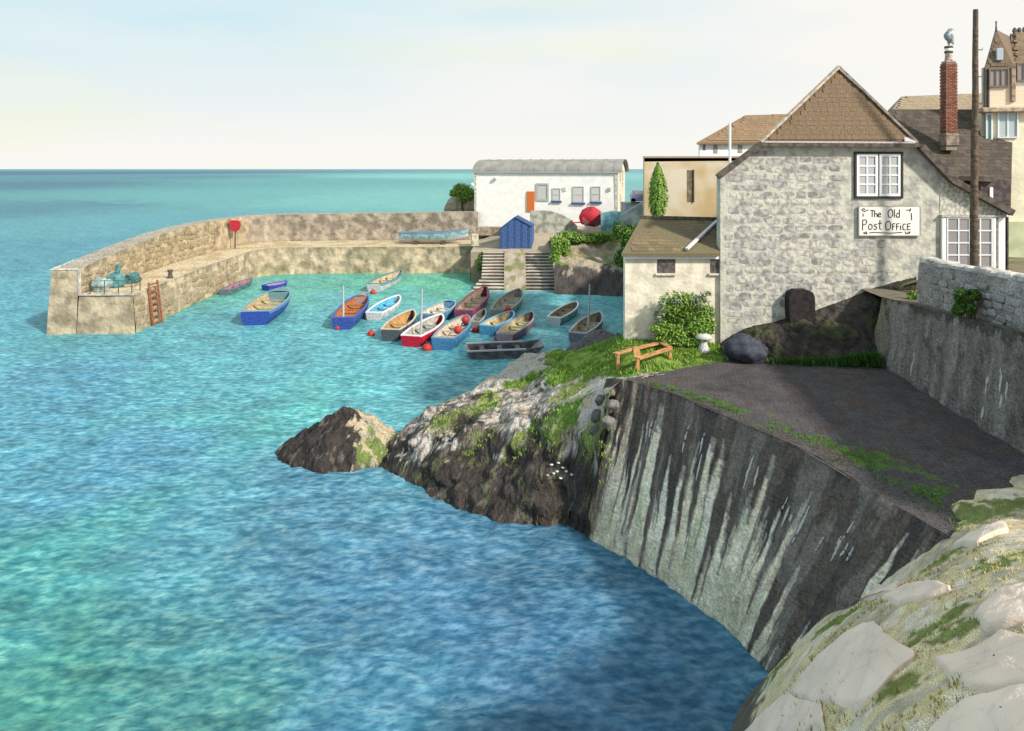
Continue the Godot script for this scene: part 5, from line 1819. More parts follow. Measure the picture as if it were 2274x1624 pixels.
# ---------------------------------------------------------------- yellow house at the right edge
func make_yellow_house() -> void:
	var a := at(2181, 640, 34.5)
	var e := at(2330, 640, 33.9)
	e.y = a.y
	var u := (e - a).normalized()
	var n := Vector3(-u.z, 0, u.x)
	var wdt := 7.5
	var t := thing("yellow_house", "tall pale yellow house with a clapboard upper storey at the right edge", "house", Vector3(a.x + 2, 7.0, a.z))
	var up := Vector3.UP
	var spot := func(x: float, y: float) -> Vector3:
		var ray := at(x, y, 1.0) - Vector3(0, H, 0)
		return Vector3(0, H, 0) + ray * ((a - Vector3(0, H, 0)).dot(n) / ray.dot(n))
	var b := Basis(u, up, n)
	var y0: float = spot.call(2190, 640).y - 1.0
	var y1: float = spot.call(2190, 249).y
	var y2: float = spot.call(2190, 150).y
	var side := -n * 7.0 + u * 5.2
	var base := Vector3(a.x, 0, a.z)
	var g := Geo.new()
	g.slab([base + up * y0, base + u * wdt + up * y0, base + u * wdt + up * y1, base + up * y1], -n * 0.4)
	g.slab([base + up * y0, base + side + up * y0, base + side + up * y2, base + up * y2], u * 0.3)
	part("wall", g, M.yellow_wall, t)
	g = Geo.new()
	var gy: float = spot.call(2240, 492).y
	g.slab([base + u * 1.15 + up * y0 + n * 0.02, base + u * wdt + up * y0 + n * 0.02, base + u * wdt + up * gy + n * 0.02, base + u * 1.15 + up * gy + n * 0.02], n * 0.12)
	part("green_lower_wall", g, M.green_wall, t)
	g = Geo.new()
	g.box(Transform3D(b, base + u * wdt / 2 + up * (y1 + 0.08) + n * 0.14), Vector3(wdt + 0.3, 0.26, 0.5), 0.05)
	part("string_course", g, mat(Color(0.5, 0.4, 0.3), 0.9, M.blot, 1.0), t)
	# upper storey: white band, then lapped boards
	g = Geo.new()
	g.slab([base + up * y1 + u * 0.1, base + u * wdt + up * y1, base + u * wdt + up * y2, base + up * y2 + u * 0.1], -n * 0.3)
	part("upper_wall", g, M.white, t)
	var boards := mat(Color(0.78, 0.66, 0.52), 0.85)
	var yb := y1 + 0.24
	var by: float = spot.call(2195, 190).y
	while yb < by:
		g = Geo.new()
		g.box(Transform3D(b.rotated(u, 0.12), base + u * (wdt / 2 + 0.15) + up * yb + n * 0.05), Vector3(wdt - 0.3, 0.21, 0.04))
		part("clapboard", g, boards, t)
		yb += 0.19
	g = Geo.new()
	for k in 2: g.box(Transform3D(b, base + u * (0.1 + k * 0.16) + up * (y1 + y2 + 0.2) / 2 + n * 0.08), Vector3(0.07, y2 - y1 - 0.2, 0.09))
	part("downpipe", g, M.iron, t)
	for q in [[2193, 195, 2237, 160, 3], [2254, 182, 2300, 140, 3]]:
		var s0: Vector3 = spot.call(q[0], q[1])
		var s1: Vector3 = spot.call(q[2], q[3])
		window(t, "upper_window", s0 + n * 0.1, u, up, n, (s1 - s0).dot(u), 0.95, q[4], 1, mat(Color(0.2, 0.16, 0.12), 0.7), mat(Color(0.3, 0.27, 0.28), 0.12), 0.07, 0.05, 0.1)
	var s0: Vector3 = spot.call(2247, 220)
	g = Geo.new()
	g.box(Transform3D(b, s0 + n * 0.14 + up * 0.7), Vector3(0.22, 1.7, 0.12), 0.03)
	part("corner_board", g, mat(Color(0.4, 0.3, 0.22), 0.8, M.blot, 1.0), t)
	# teal shuttered window and a wide two-light window
	for q in [[2188, 312, 2203, 252, 1, M.glass_blue], [2214, 307, 2260, 244, 2, M.glass_blue]]:
		s0 = spot.call(q[0], q[1])
		var s1: Vector3 = spot.call(q[2], q[3])
		window(t, "window", s0 + n * 0.02, u, up, n, (s1 - s0).dot(u), (s1 - s0).y, q[4], 1, M.white_paint, mat(Color(0.16, 0.33, 0.35), 0.25) if q[4] == 1 else q[5], 0.07, 0.06, 0.08)
	# steep turret gable and main roof
	g = Geo.new()
	var tl: Vector3 = spot.call(2184, 155) + n * 0.15
	var tr: Vector3 = spot.call(2250, 148) + n * 0.15
	tr.y = tl.y + 0.05
	var ap: Vector3 = (tl + tr) / 2 + up * 2.05 - n * 0.35
	var fl := Geo.new()
	fl.col = Color(0.22, 0.165, 0.12)
	fl.slab([tl, tr, ap], -n * 0.1)
	fl.slab([tl, ap, ap - n * 4.0 + u * 3.0, tl - n * 4.0 + u * 3.0], Vector3(0.03, -0.08, 0))
	fl.slab([tr, ap, ap - n * 4.0 + u * 3.0, tr - n * 4.0 + u * 3.0], Vector3(-0.03, -0.08, 0))
	var tg := part("turret_roof", fl, M.slate, t)
	part("slates", slates([tl, tr, ap], Vector2(0.2, 0.16), Color(0.23, 0.17, 0.12), 0.2), M.slate, tg, "", "stuff")
	g = Geo.new()
	g.tube([ap - up * 0.1, ap + up * 0.22, ap + up * 0.42], [0.05, 0.03, 0.04], 8)
	part("finial", g, M.iron, tg)
	g = Geo.new()
	g.box(Transform3D(b, (tl + tr) / 2 + up * 0.72 + n * 0.0), Vector3(0.3, 0.62, 0.12), 0.02)
	part("little_window", g, mat(Color(0.4, 0.46, 0.52), 0.2), tg)
	fl = Geo.new()
	fl.col = Color(0.25, 0.185, 0.13)
	var m0 := tr - n * 0.25 + up * 0.02
	var m1 := m0 + u * 5.5
	var m2 := ap - n * 2.2 + u * 5.0 + up * 0.4
	var m3 := ap - n * 2.2 + up * 0.15 + u * 1.7
	fl.slab([m0, m1, m2, m3], -n * 0.12)
	var mr := part("roof", fl, M.slate, t)
	part("slates", slates([m0, m1, m2, m3], Vector2(0.22, 0.17), Color(0.26, 0.195, 0.135), 0.18), M.slate, mr, "", "stuff")
	for k in 14:
		g = Geo.new()
		var q := m3.lerp(m2, (k + 0.7) / 14.0)
		g.blob(q + up * 0.12, Vector3(0.12, 0.17, 0.07), 0.3, nz, k)
		part("ridge_crest", g, M.verge, mr)
	# the pole in front
	var po := at(2163, 620, 25.0)
	g = Geo.new()
	var top := at(2167, 21, 25.0)
	var pts := []
	var rad := []
	for i in 15:
		var f := i / 14.0
		pts.append(po.lerp(top, f) + Vector3(0.03 * fbm(f * 300, 1, 0), 0, 0))
		rad.append(lerp(0.15, 0.085, f))
	g.tube(pts, rad, 14)
	var pole := thing("utility_pole", "tall dark brown wooden pole rising behind the garden wall", "pole", po)
	part("shaft", g, M.timber, pole)
	for k in 5:
		g = Geo.new()
		var f := 0.45 + k * 0.1
		var c := po.lerp(top, f)
		g.tube([c + Vector3(0.08, 0, 0.02), c + Vector3(0.24, 0.0, 0.02), c + Vector3(0.25, 0.07, 0.02)], [0.02, 0.02, 0.015], 6)
		part("step_iron", g, M.iron, pole)

# ---------------------------------------------------------------- boats
# bow and stern are sketch coordinates of the rim; g its height over the water, b the beam
func boat(called: String, label: String, bow: Array, stern: Array, g: float, b: float, hull: Color, rim: Color, inner: Color, more := {}) -> Node3D:
	g *= 0.86
	b *= 0.92
	var p1 := on(bow[0], bow[1], g)
	var p0 := on(stern[0], stern[1], g)
	var mid := (p0 + p1) / 2
	mid.y = 0
	var fw := p1 - p0
	fw.y = 0
	var ln := fw.length()
	fw = fw.normalized()
	var rt := fw.cross(Vector3.UP)
	var t := thing(called, label, "boat", mid, more.get("group", "boats moored in the harbour"))
	var half := func(f: float) -> float:
		if f < 0.42: return b / 2 * lerp(0.76, 1.0, sin(f / 0.42 * PI / 2))
		return b / 2 * pow(maxf(0.0, 1.0 - pow((f - 0.42) / 0.58, 2.3)), 0.75)
	var sheer := func(f: float) -> float: return g * (1.0 + 0.06 * (1 - f) + 0.3 * f * f * f)
	var place := func(f: float, x: float, y: float) -> Vector3: return mid + fw * (f - 0.5) * ln + rt * x + Vector3.UP * y
	var ns := 20
	var prof := [[1.0, 0.0], [0.99, 0.12], [0.96, 0.3], [0.88, 0.52], [0.7, 0.76], [0.4, 0.93], [0.05, 1.0]]
	var hm := mat(hull, 0.45, M.blot, 0.6)
	var im := mat(inner, 0.8, M.blot, 0.8)
	var rm := mat(rim, 0.55)
	var geo := Geo.new()
	for s in [-1.0, 1.0]:
		var pts := PackedVector3Array()
		for i in ns + 1:
			var f := float(i) / ns
			var hb: float = half.call(f)
			var sh: float = sheer.call(f)
			var rake := 0.05 * ln * f * f * f / ns
			for q in prof:
				var y: float = lerp(sh, -0.35, q[1])
				pts.append(place.call(f - 0.07 * f * f * f * q[1], s * hb * q[0], y))
		geo.grid(pts, PackedColorArray(), prof.size(), PackedByteArray(), s < 0)
	part("hull", geo, hm, t)
	geo = Geo.new()
	var tr := []
	for q in prof: tr.append(place.call(0.0, half.call(0.0) * q[0], lerp(float(sheer.call(0.0)), -0.35, q[1])))
	for k in prof.size():
		var q = prof[prof.size() - 1 - k]
		tr.append(place.call(0.0, -half.call(0.0) * q[0], lerp(float(sheer.call(0.0)), -0.35, q[1])))
	geo.slab(tr, fw * 0.06)
	part("transom", geo, mat(more.get("transom", hull), 0.45, M.fine, 0.9), t)
	# rim, drawn round both sides
	geo = Geo.new()
	var rw := 0.075 + b * 0.018
	for s in [-1.0, 1.0]:
		for i in ns:
			var f0 := float(i) / ns
			var f1 := float(i + 1) / ns
			geo.bar(place.call(f0, s * (half.call(f0) - rw * 0.3), sheer.call(f0) + 0.02), place.call(f1, s * (half.call(f1) - rw * 0.3), sheer.call(f1) + 0.02), rw, 0.08)
	geo.bar(place.call(0.01, -half.call(0.0), sheer.call(0.0) + 0.03), place.call(0.01, half.call(0.0), sheer.call(0.0) + 0.03), rw, 0.08)
	part("gunwale", geo, rm, t)
	# the inside: sides and floor boards
	geo = Geo.new()
	var fl: float = g * 0.28
	for s in [-1.0, 1.0]:
		var pts := PackedVector3Array()
		for i in ns + 1:
			var f := 0.012 + 0.955 * i / ns
			var hb: float = maxf(half.call(f) - 0.07, 0.01)
			var sh: float = sheer.call(f) - 0.01
			for q in [[1.0, sh], [0.97, lerp(sh, fl, 0.35)], [0.88, lerp(sh, fl, 0.75)], [0.72, fl], [0.0, fl]]:
				pts.append(place.call(f, s * hb * q[0], q[1]))
		geo.grid(pts, PackedColorArray(), 5, PackedByteArray(), s > 0)
	part("inside", geo, im, t)
	for k in more.get("thwarts", 3):
		var f: float = [0.2, 0.45, 0.66, 0.78][k]
		geo = Geo.new()
		var hb: float = half.call(f) - 0.05
		geo.bar(place.call(f, -hb, g * 0.72), place.call(f, hb, g * 0.72), 0.3, 0.05)
		part("thwart", geo, mat(more.get("wood", inner * 0.75), 0.75, M.blot, 1.0), t)
	for dk in more.get("decks", []): # [from, to, tone]
		geo = Geo.new()
		var pts := PackedVector3Array()
		for i in 13:
			var f: float = lerp(float(dk[0]), float(dk[1]), i / 12.0)
			for j in 7:
				var x := j / 3.0 - 1.0
				pts.append(place.call(f, x * maxf(half.call(f) - 0.03, 0.004), sheer.call(f) + 0.03 + 0.09 * (1 - x * x)))
		geo.grid(pts, PackedColorArray(), 7, PackedByteArray(), false)
		var e: float = dk[0] if dk[0] > 0.3 else dk[1]
		geo.quad(place.call(e, -half.call(e) + 0.05, sheer.call(e) + 0.03), place.call(e, half.call(e) - 0.05, sheer.call(e) + 0.03), place.call(e, half.call(e) * 0.8, fl), place.call(e, -half.call(e) * 0.8, fl))
		part("bow_deck" if dk[0] > 0.3 else "stern_deck", geo, mat(dk[2], 0.6, M.fine, 1.0), t)
	if more.has("band"):
		geo = Geo.new()
		for s in [-1.0, 1.0]:
			for i in ns:
				var f0 := float(i) / ns
				var f1 := float(i + 1) / ns
				geo.bar(place.call(f0, s * (half.call(f0) + 0.012), sheer.call(f0) - 0.12), place.call(f1, s * (half.call(f1) + 0.012), sheer.call(f1) - 0.12), 0.05, 0.14)
		part("rubbing_strake", geo, mat(more.band, 0.5), t)
	if more.has("mast"): # [share along, height, lean]
		geo = Geo.new()
		var q: Vector3 = place.call(more.mast[0], 0.0, fl)
		geo.tube([q, q + Vector3(more.mast[2] * 0.5, more.mast[1] * 0.5, 0), q + Vector3(more.mast[2], more.mast[1], 0)], [0.085, 0.075, 0.05], 10)
		part("mast", geo, mat(Color(0.62, 0.62, 0.65), 0.5, M.fine, 3.0), t)
	if ln > 3.0:
		geo = Geo.new()
		var bp: Vector3 = place.call(0.985, 0.0, sheer.call(1.0))
		var wp := bp + fw * 1.3 + rt * 0.25
		wp.y = -0.1
		geo.tube([bp, bp.lerp(wp, 0.5) - Vector3.UP * 0.12, wp], [0.022, 0.022, 0.022], 5)
		part("mooring_rope", geo, mat(Color(0.3, 0.27, 0.22), 0.9), t)
	if more.has("oar"):
		geo = Geo.new()
		geo.tube([place.call(0.15, -0.2, g * 0.8), place.call(0.75, 0.18, g * 0.85)], [0.03, 0.03], 6)
		part("oar", geo, mat(Color(0.45, 0.33, 0.2), 0.7), t)
	return t

func make_boats() -> void:
	var blue := Color(0.035, 0.085, 0.4)
	var teal := Color(0.16, 0.31, 0.36)
	var tan_in := Color(0.5, 0.41, 0.25)
	boat("dinghy", "low grey dinghy with a mauve inside lying against the pier wall", [560, 620], [497, 645], 0.55, 1.3, Color(0.14, 0.2, 0.22), Color(0.15, 0.17, 0.22), Color(0.42, 0.2, 0.28))
	boat("dinghy", "tiny bright blue dinghy with a pink inside astern of the big blue boat", [637, 627], [589, 636], 0.5, 1.5, blue, blue, Color(0.5, 0.25, 0.36), {"thwarts": 2})
	boat("fishing_boat", "large bright blue open boat with a pale teal rim, nearest the pier end", [630, 645], [566, 694], 1.15, 3.1, blue, teal, tan_in, {"decks": [[0.8, 1.0, teal]], "band": Color(0.1, 0.2, 0.45), "wood": Color(0.4, 0.31, 0.18)})
	boat("fishing_boat", "blue boat with a rust orange inside and a short mast at the stern", [808, 656], [760, 708], 0.95, 2.3, Color(0.045, 0.09, 0.36), Color(0.05, 0.11, 0.4), Color(0.45, 0.16, 0.05), {"mast": [0.04, 3.0, 0], "decks": [[0.84, 1.0, Color(0.42, 0.3, 0.28)]], "wood": Color(0.36, 0.13, 0.06)})
	boat("rowing_boat", "white boat with a dark teal rim close under the quay wall", [890, 605], [830, 632], 0.85, 2.1, Color(0.62, 0.64, 0.66), Color(0.09, 0.2, 0.24), Color(0.52, 0.43, 0.3), {"band": Color(0.12, 0.24, 0.3)})
	boat("rowing_boat", "white boat with a sky blue inside beside the orange-bottomed boat", [885, 660], [830, 696], 0.65, 1.9, Color(0.66, 0.65, 0.66), Color(0.72, 0.72, 0.74), Color(0.1, 0.42, 0.6), {"wood": Color(0.2, 0.5, 0.66)})
	boat("rowing_boat", "charcoal grey boat decked in tan planks, left of the red boat", [916, 694], [866, 734], 0.85, 1.9, Color(0.09, 0.105, 0.125), Color(0.5, 0.46, 0.42), Color(0.5, 0.29, 0.12), {"thwarts": 2, "wood": Color(0.45, 0.26, 0.11)})
	boat("sailing_dinghy", "bright red boat with a white rim, grey inside and a thin mast", [980, 704], [912, 748], 0.8, 2.0, Color(0.55, 0.015, 0.05), Color(0.76, 0.74, 0.74), Color(0.42, 0.41, 0.37), {"mast": [0.3, 3.4, 0.1], "thwarts": 3})
	boat("rowing_boat", "pale grey boat with a blue bow just behind the red boat", [1006, 671], [950, 700], 0.85, 2.1, Color(0.13, 0.32, 0.52), Color(0.26, 0.33, 0.38), Color(0.58, 0.55, 0.46), {"decks": [[0.84, 1.0, Color(0.13, 0.34, 0.58)]]})
	boat("rowing_boat", "mid blue boat with a cream inside and two red floats lying in it", [1036, 706], [982, 754], 0.85, 2.1, Color(0.07, 0.22, 0.45), Color(0.12, 0.25, 0.36), Color(0.6, 0.5, 0.4), {"oar": 1})
	boat("rowing_boat", "maroon boat with a bare tan inside near the foot of the steps", [1078, 642], [1030, 692], 0.95, 2.1, Color(0.22, 0.05, 0.1), Color(0.24, 0.06, 0.12), Color(0.45, 0.36, 0.26), {"band": Color(0.3, 0.06, 0.12)})
	boat("rowing_boat", "dull grey boat at the foot of the harbour steps", [1153, 646], [1110, 690], 0.75, 2.2, Color(0.29, 0.29, 0.26), Color(0.28, 0.29, 0.28), Color(0.36, 0.35, 0.29))
	boat("rowing_boat", "light blue boat with a sandy inside between the two mauve and maroon boats", [1138, 696], [1082, 726], 0.7, 1.75, Color(0.1, 0.35, 0.6), Color(0.16, 0.38, 0.56), Color(0.56, 0.46, 0.26), {"thwarts": 2})
	boat("rowing_boat", "mauve boat with a grey rim and yellowish inside, right of the light blue boat", [1182, 698], [1120, 744], 0.7, 1.75, Color(0.28, 0.12, 0.2), Color(0.3, 0.27, 0.31), Color(0.5, 0.43, 0.26), {"transom": Color(0.4, 0.3, 0.36)})
	boat("rowing_boat", "small white and teal boat floating alone near the dark rocks", [1280, 674], [1230, 707], 0.65, 1.6, Color(0.24, 0.42, 0.47), Color(0.7, 0.72, 0.72), Color(0.34, 0.27, 0.21), {"transom": Color(0.66, 0.68, 0.7)})
	boat("sailing_dinghy", "grey boat with a bare mast in front of the cottage rocks", [1332, 699], [1282, 742], 0.8, 1.8, Color(0.2, 0.21, 0.25), Color(0.4, 0.4, 0.42), Color(0.45, 0.37, 0.28), {"mast": [0.45, 3.4, 0.12]})
	boat("dinghy", "small plain grey dinghy behind the mid blue boat", [1075, 690], [1055, 716], 0.5, 1.0, Color(0.24, 0.25, 0.24), Color(0.3, 0.31, 0.3), Color(0.3, 0.29, 0.27), {"thwarts": 2})
	# flat grey punt lying across
	var a := on(1035, 790, 0.0)
	var b := on(1200, 786, 0.0)
	a.y = 0; b.y = 0
	var u := (b - a).normalized()
	var w := Vector3.UP.cross(u).normalized()
	if w.z < 0: w = -w
	var ln := a.distance_to(b)
	var t := thing("punt", "long dark grey flat-ended punt lying across in front of all the other boats", "boat", (a + b) / 2, "boats moored in the harbour")
	var g := Geo.new()
	var m := mat(Color(0.13, 0.125, 0.14), 0.7, M.blot, 0.7)
	for s in [-1.0, 1.0]:
		var o: Vector3 = (a + b) / 2 + w * s * 0.95
		g.slab([o - u * (ln / 2 - 0.5) + Vector3(0, -0.3, 0), o + u * (ln / 2 - 1.0) + Vector3(0, -0.3, 0), o + u * (ln / 2 + 0.15) + Vector3(0, 0.72, 0), o + u * (ln / 2 - 1.1) + Vector3(0, 0.55, 0), o - u * ln / 2 + Vector3(0, 0.5, 0)], w * -s * 0.08)
	part("side", g, m, t)
	g = Geo.new()
	g.bar((a + b) / 2 - u * (ln / 2 - 0.4), (a + b) / 2 + u * (ln / 2 - 0.9), 1.84, 0.1)
	g.slab([(a + b) / 2 - u * ln / 2 + Vector3(0, 0.5, 0) - w * 0.95, (a + b) / 2 - u * ln / 2 + Vector3(0, 0.5, 0) + w * 0.95, (a + b) / 2 - u * (ln / 2 - 0.5) + Vector3(0, -0.3, 0) + w * 0.95, (a + b) / 2 - u * (ln / 2 - 0.5) + Vector3(0, -0.3, 0) - w * 0.95], u * 0.08)
	g.slab([(a + b) / 2 + u * (ln / 2 + 0.15) + Vector3(0, 0.72, 0) - w * 0.95, (a + b) / 2 + u * (ln / 2 + 0.15) + Vector3(0, 0.72, 0) + w * 0.95, (a + b) / 2 + u * (ln / 2 - 1.0) + Vector3(0, -0.3, 0) + w * 0.95, (a + b) / 2 + u * (ln / 2 - 1.0) + Vector3(0, -0.3, 0) - w * 0.95], -u * 0.08)
	part("floor", g, mat(Color(0.27, 0.25, 0.26), 0.8, M.blot, 0.7), t)
	g = Geo.new()
	for s in [-1.0, 1.0]:
		var o: Vector3 = (a + b) / 2 + w * s * 0.97
		g.bar(o - u * ln / 2 + Vector3(0, 0.53, 0), o + u * (ln / 2 - 1.05) + Vector3(0, 0.58, 0), 0.13, 0.09)
	part("gunwale", g, mat(Color(0.42, 0.41, 0.44), 0.6), t)
	for k in 3:
		g = Geo.new()
		var c := (a + b) / 2 + u * (k - 1.2) * ln * 0.24 + Vector3(0, 0.4, 0)
		g.bar(c - w * 0.9, c + w * 0.9, 0.32, 0.06)
		part("thwart", g, m, t)
	# red mooring floats
	g = Geo.new()
	g.blob(Vector3.ZERO, Vector3(0.27, 0.27, 0.27), 0.0, nz, 0, 20, 14)
	var ring := Geo.new()
	for i in 12:
		var a0 := TAU * i / 12
		var a1 := TAU * (i + 1) / 12
		ring.tube([Vector3(cos(a0) * 0.06, 0.31 + sin(a0) * 0.07, 0), Vector3(cos(a1) * 0.06, 0.31 + sin(a1) * 0.07, 0)], [0.02, 0.02], 5)
	var proto: Node3D = null
	for q in [[828, 650, 0.1, "red float under the stern of the teal-rimmed boat"], [750, 728, 0.1, "red float under the stern of the orange-bottomed boat"], [824, 742, 0.1, "orange-red float on open water left of the charcoal boat"], [948, 774, 0.1, "large red float on open water below the red boat"], [1016, 733, 0.95, "red float lying amidships in the mid blue boat"], [1033, 710, 1.15, "red float lying in the bow of the mid blue boat"], [1056, 734, 0.1, "dark red float on the water right of the mid blue boat"], [1106, 752, 0.1, "red float under the stern of the mauve boat"], [1128, 688, 0.8, "red float hanging in the dull grey boat at the steps"]]:
		var p := on(q[0], q[1], q[2])
		var f: Node3D
		if proto == null:
			f = thing("mooring_float", q[3], "buoy", p, "red mooring floats")
			part("ball", g, mat(Color(0.4, 0.03, 0.025), 0.5), f).mesh = g.mesh()
			part("ring", ring, M.iron, f).mesh = ring.mesh()
			proto = f
		else:
			f = proto.duplicate()
			put(f, "mooring_float", self)
			f.position = p
			tag(f, q[3])
			if q[1] == 774: f.scale = Vector3.ONE * 1.2

# ---------------------------------------------------------------- things on the quay and the pier
func make_quay_things() -> void:
	# boat drawn up on the pier deck
	var lu := at(884, 528, 79.6)
	var a := Vector3(lu.x, 3.12, -80.6)
	var b := Vector3(at(1040, 520, 80.6).x, 3.12, -80.2)
	drawn_up_boat(a, b)
	# gabled blue hut
	var o := at(1145, 543, 73.6)
	o.y = 3.2
	var t := thing("blue_hut", "bright blue gabled hut standing at the head of the harbour steps", "hut", o)
	var w := 1.74
	var h0 := 2.25
	var h1 := 3.5
	var g := Geo.new()
	var face := [o + Vector3(-w, -0.1, 0), o + Vector3(-w, h0, 0), o + Vector3(-0.1, h1, 0), o + Vector3(w, h0 + 0.25, 0), o + Vector3(w, -0.1, 0)]
	g.slab(face, Vector3(0.35, 0, -2.6))
	part("body", g, M.blue, t)
	g = Geo.new()
	for s in [[face[1], face[2]], [face[2], face[3]]]:
		var up := Vector3(0, 0.09, 0)
		g.slab([s[0] + up + Vector3(0, 0, 0.14), s[1] + up + Vector3(0, 0, 0.14), s[1] + up + Vector3(0.36, 0, -2.7), s[0] + up + Vector3(0.36, 0, -2.7)], Vector3(0, -0.1, 0))
	part("roof", g, M.blue_dark, t)
	for k in 14:
		g = Geo.new()
		var x := -w + 0.125 + k * 0.25
		var top: float = lerp(h0, h1, (x + w) / (w - 0.1)) if x < -0.1 else lerp(h1, h0 + 0.25, (x + 0.1) / (w + 0.1))
		g.bx(o + Vector3(x - 0.115, 0.0, 0.0), o + Vector3(x + 0.115, top - 0.12, 0.035 + 0.008 * (k % 3)), 0.008)
		part("plank", g, M.blue if k % 3 else M.blue_dark, t)
	# red covered trailer
	o = at(1312, 500, 77.5)
	t = thing("covered_trailer", "bright red tarpaulin-covered load on a trailer with its drawbar pointing left", "trailer", o)
	g = Geo.new()
	g.blob(o + Vector3(0, 0.95, 0), Vector3(1.25, 1.15, 0.9), 0.22, nz, 4.0, 26, 18)
	g.bx(o + Vector3(-1.15, 0.1, -0.8), o + Vector3(1.15, 0.9, 0.8), 0.12)
	part("tarpaulin", g, M.red, t)
	g = Geo.new()
	g.bar(o + Vector3(-1.0, 0.35, 0.3), o + Vector3(-2.2, 0.3, 0.4), 0.14, 0.12)
	g.tube([o + Vector3(-2.1, 0.3, 0.4), o + Vector3(-2.15, 0.62, 0.4)], [0.05, 0.05], 6)
	part("drawbar", g, M.red, t)
	for s in [-0.6, 0.6]:
		g = Geo.new()
		g.tube([o + Vector3(s, 0.25, 0.78), o + Vector3(s, 0.25, 0.98)], [0.3, 0.3], 16)
		part("wheel", g, M.iron, t)
	# light blue hut-like stack under a sheet
	o = at(1360, 508, 75.0)
	t = thing("light_blue_hut", "boxy light blue hut beside the red trailer", "hut", o)
	g = Geo.new()
	var q0 := o + Vector3(-1.28, -0.3, 0)
	g.slab([q0, q0 + Vector3(-0.02, 1.95, 0), q0 + Vector3(1.2, 2.2, 0), q0 + Vector3(2.5, 2.05, 0), q0 + Vector3(2.75, 0.95, 0), q0 + Vector3(2.7, 0, 0)], Vector3(0.3, 0, -1.8))
	part("body", g, M.light_blue, t)
	for k in 9:
		g = Geo.new()
		g.bx(q0 + Vector3(0.03 + k * 0.285, 0.05, 0.0), q0 + Vector3(0.3 + k * 0.285, 1.9 if k < 8 else 1.3, 0.03 + 0.01 * (k % 2)), 0.008)
		part("plank", g, M.light_blue, t)
	# grey-blue wall climbing to the tan house
	g = Geo.new()
	g.slab([at(1378, 520, 71.5), at(1378, 478, 71.5), at(1400, 466, 71.5), at(1432, 446, 71.5), at(1450, 446, 71.5), at(1450, 520, 71.5)], Vector3(0, 0, -0.6))
	var sw := solo("sloping_wall", g, mat(Color(0.36, 0.43, 0.44), 0.9, M.blot, 0.15), "blue-grey wall sloping up behind the light blue hut", "wall", at(1415, 515, 71.5))
	t = thing("parked_car", "small blue-grey car showing over the sloping wall", "car", at(1420, 447, 74.0))
	o = at(1420, 449, 74.0)
	g = Geo.new()
	g.slab([o + Vector3(-0.85, 0.1, 0), o + Vector3(-0.85, 0.75, 0), o + Vector3(-0.65, 0.85, 0), o + Vector3(-0.5, 1.25, 0), o + Vector3(0.5, 1.25, 0), o + Vector3(0.65, 0.85, 0), o + Vector3(0.85, 0.75, 0), o + Vector3(0.85, 0.1, 0)], Vector3(0.3, 0, -3.0))
	part("body", g, mat(Color(0.14, 0.17, 0.3), 0.35), t)
	g = Geo.new()
	g.slab([o + Vector3(-0.55, 0.85, 0.02), o + Vector3(-0.44, 1.18, 0.02), o + Vector3(0.44, 1.18, 0.02), o + Vector3(0.55, 0.85, 0.02)], Vector3(0, 0, -0.04))
	part("rear_window", g, M.glass_dark, t)
	for s in [-0.65, 0.65]:
		g = Geo.new()
		g.tube([o + Vector3(s, 0.15, 0.0), o + Vector3(s, 0.15, -0.25)], [0.28, 0.28], 14)
		part("wheel", g, M.iron, t)
	g = Geo.new()
	g.slab([at(1392, 560, 74.6), at(1392, 452, 74.6), at(1480, 449, 74.6), at(1480, 560, 74.6)], Vector3(0, 0, -4.0))
	tag(part("car_park", g, M.grey_wall, self), "level standing behind the sloping wall", "ground", "", "structure")
	# slipway of rubble against the lifeboat house
	g = Geo.new()
	var mound := []
	for q in [[1178, 520], [1178, 470], [1200, 469], [1226, 470], [1250, 478], [1268, 489], [1282, 502], [1282, 520]]: mound.append(at(q[0], q[1], 78.6))
	g.slab(mound, Vector3(0, 0, -1.6))
	var ramp := solo("ramp", g, mat(Color(0.4, 0.41, 0.36), 0.92, M.blot, 0.3), "grey rubble ramp below the orange door", "ramp", at(1220, 503, 78.6))
	# low dark wall and pale block left of the hut
	g = Geo.new()
	g.bx(at(1058, 524, 77.2), at(1114, 503, 78.0), 0.06)
	solo("low_wall", g, mat(Color(0.33, 0.27, 0.2), 0.92, M.blot, 0.4), "low dark wall in front of the left end of the lifeboat house", "wall", at(1085, 524, 77.5))
	g = Geo.new()
	g.bx(at(1046, 548, 76.5), at(1063, 519, 77.6), 0.08)
	solo("stone_block", g, mat(Color(0.62, 0.55, 0.42), 0.92, M.blot, 0.6), "pale square stone block at the landward end of the pier deck", "block", at(1054, 545, 77))
	# lifebuoy cabinet on the parapet
	o = Vector3(-31.15, 5.6, -76.2)
	t = thing("lifebuoy_cabinet", "red shield-shaped lifebuoy cabinet on the pier parapet", "cabinet", o)
	g = Geo.new()
	var sh := []
	for q in [[-0.62, 0.5], [-0.35, 0.62], [0.2, 0.6], [0.55, 0.45], [0.58, 0.0], [0.4, -0.45], [0.05, -0.72], [-0.3, -0.55], [-0.55, -0.1]]: sh.append(o + Vector3(q[0], q[1], 0.4))
	g.slab(sh, Vector3(0, 0, -0.35))
	part("case", g, M.red, t)
	g = Geo.new()
	g.tube([o + Vector3(0, -0.5, 0.2), o + Vector3(0, -2.6, 0.25)], [0.07, 0.07], 6)
	part("post", g, M.iron, t)
	# nets and pots
	var hn := 0
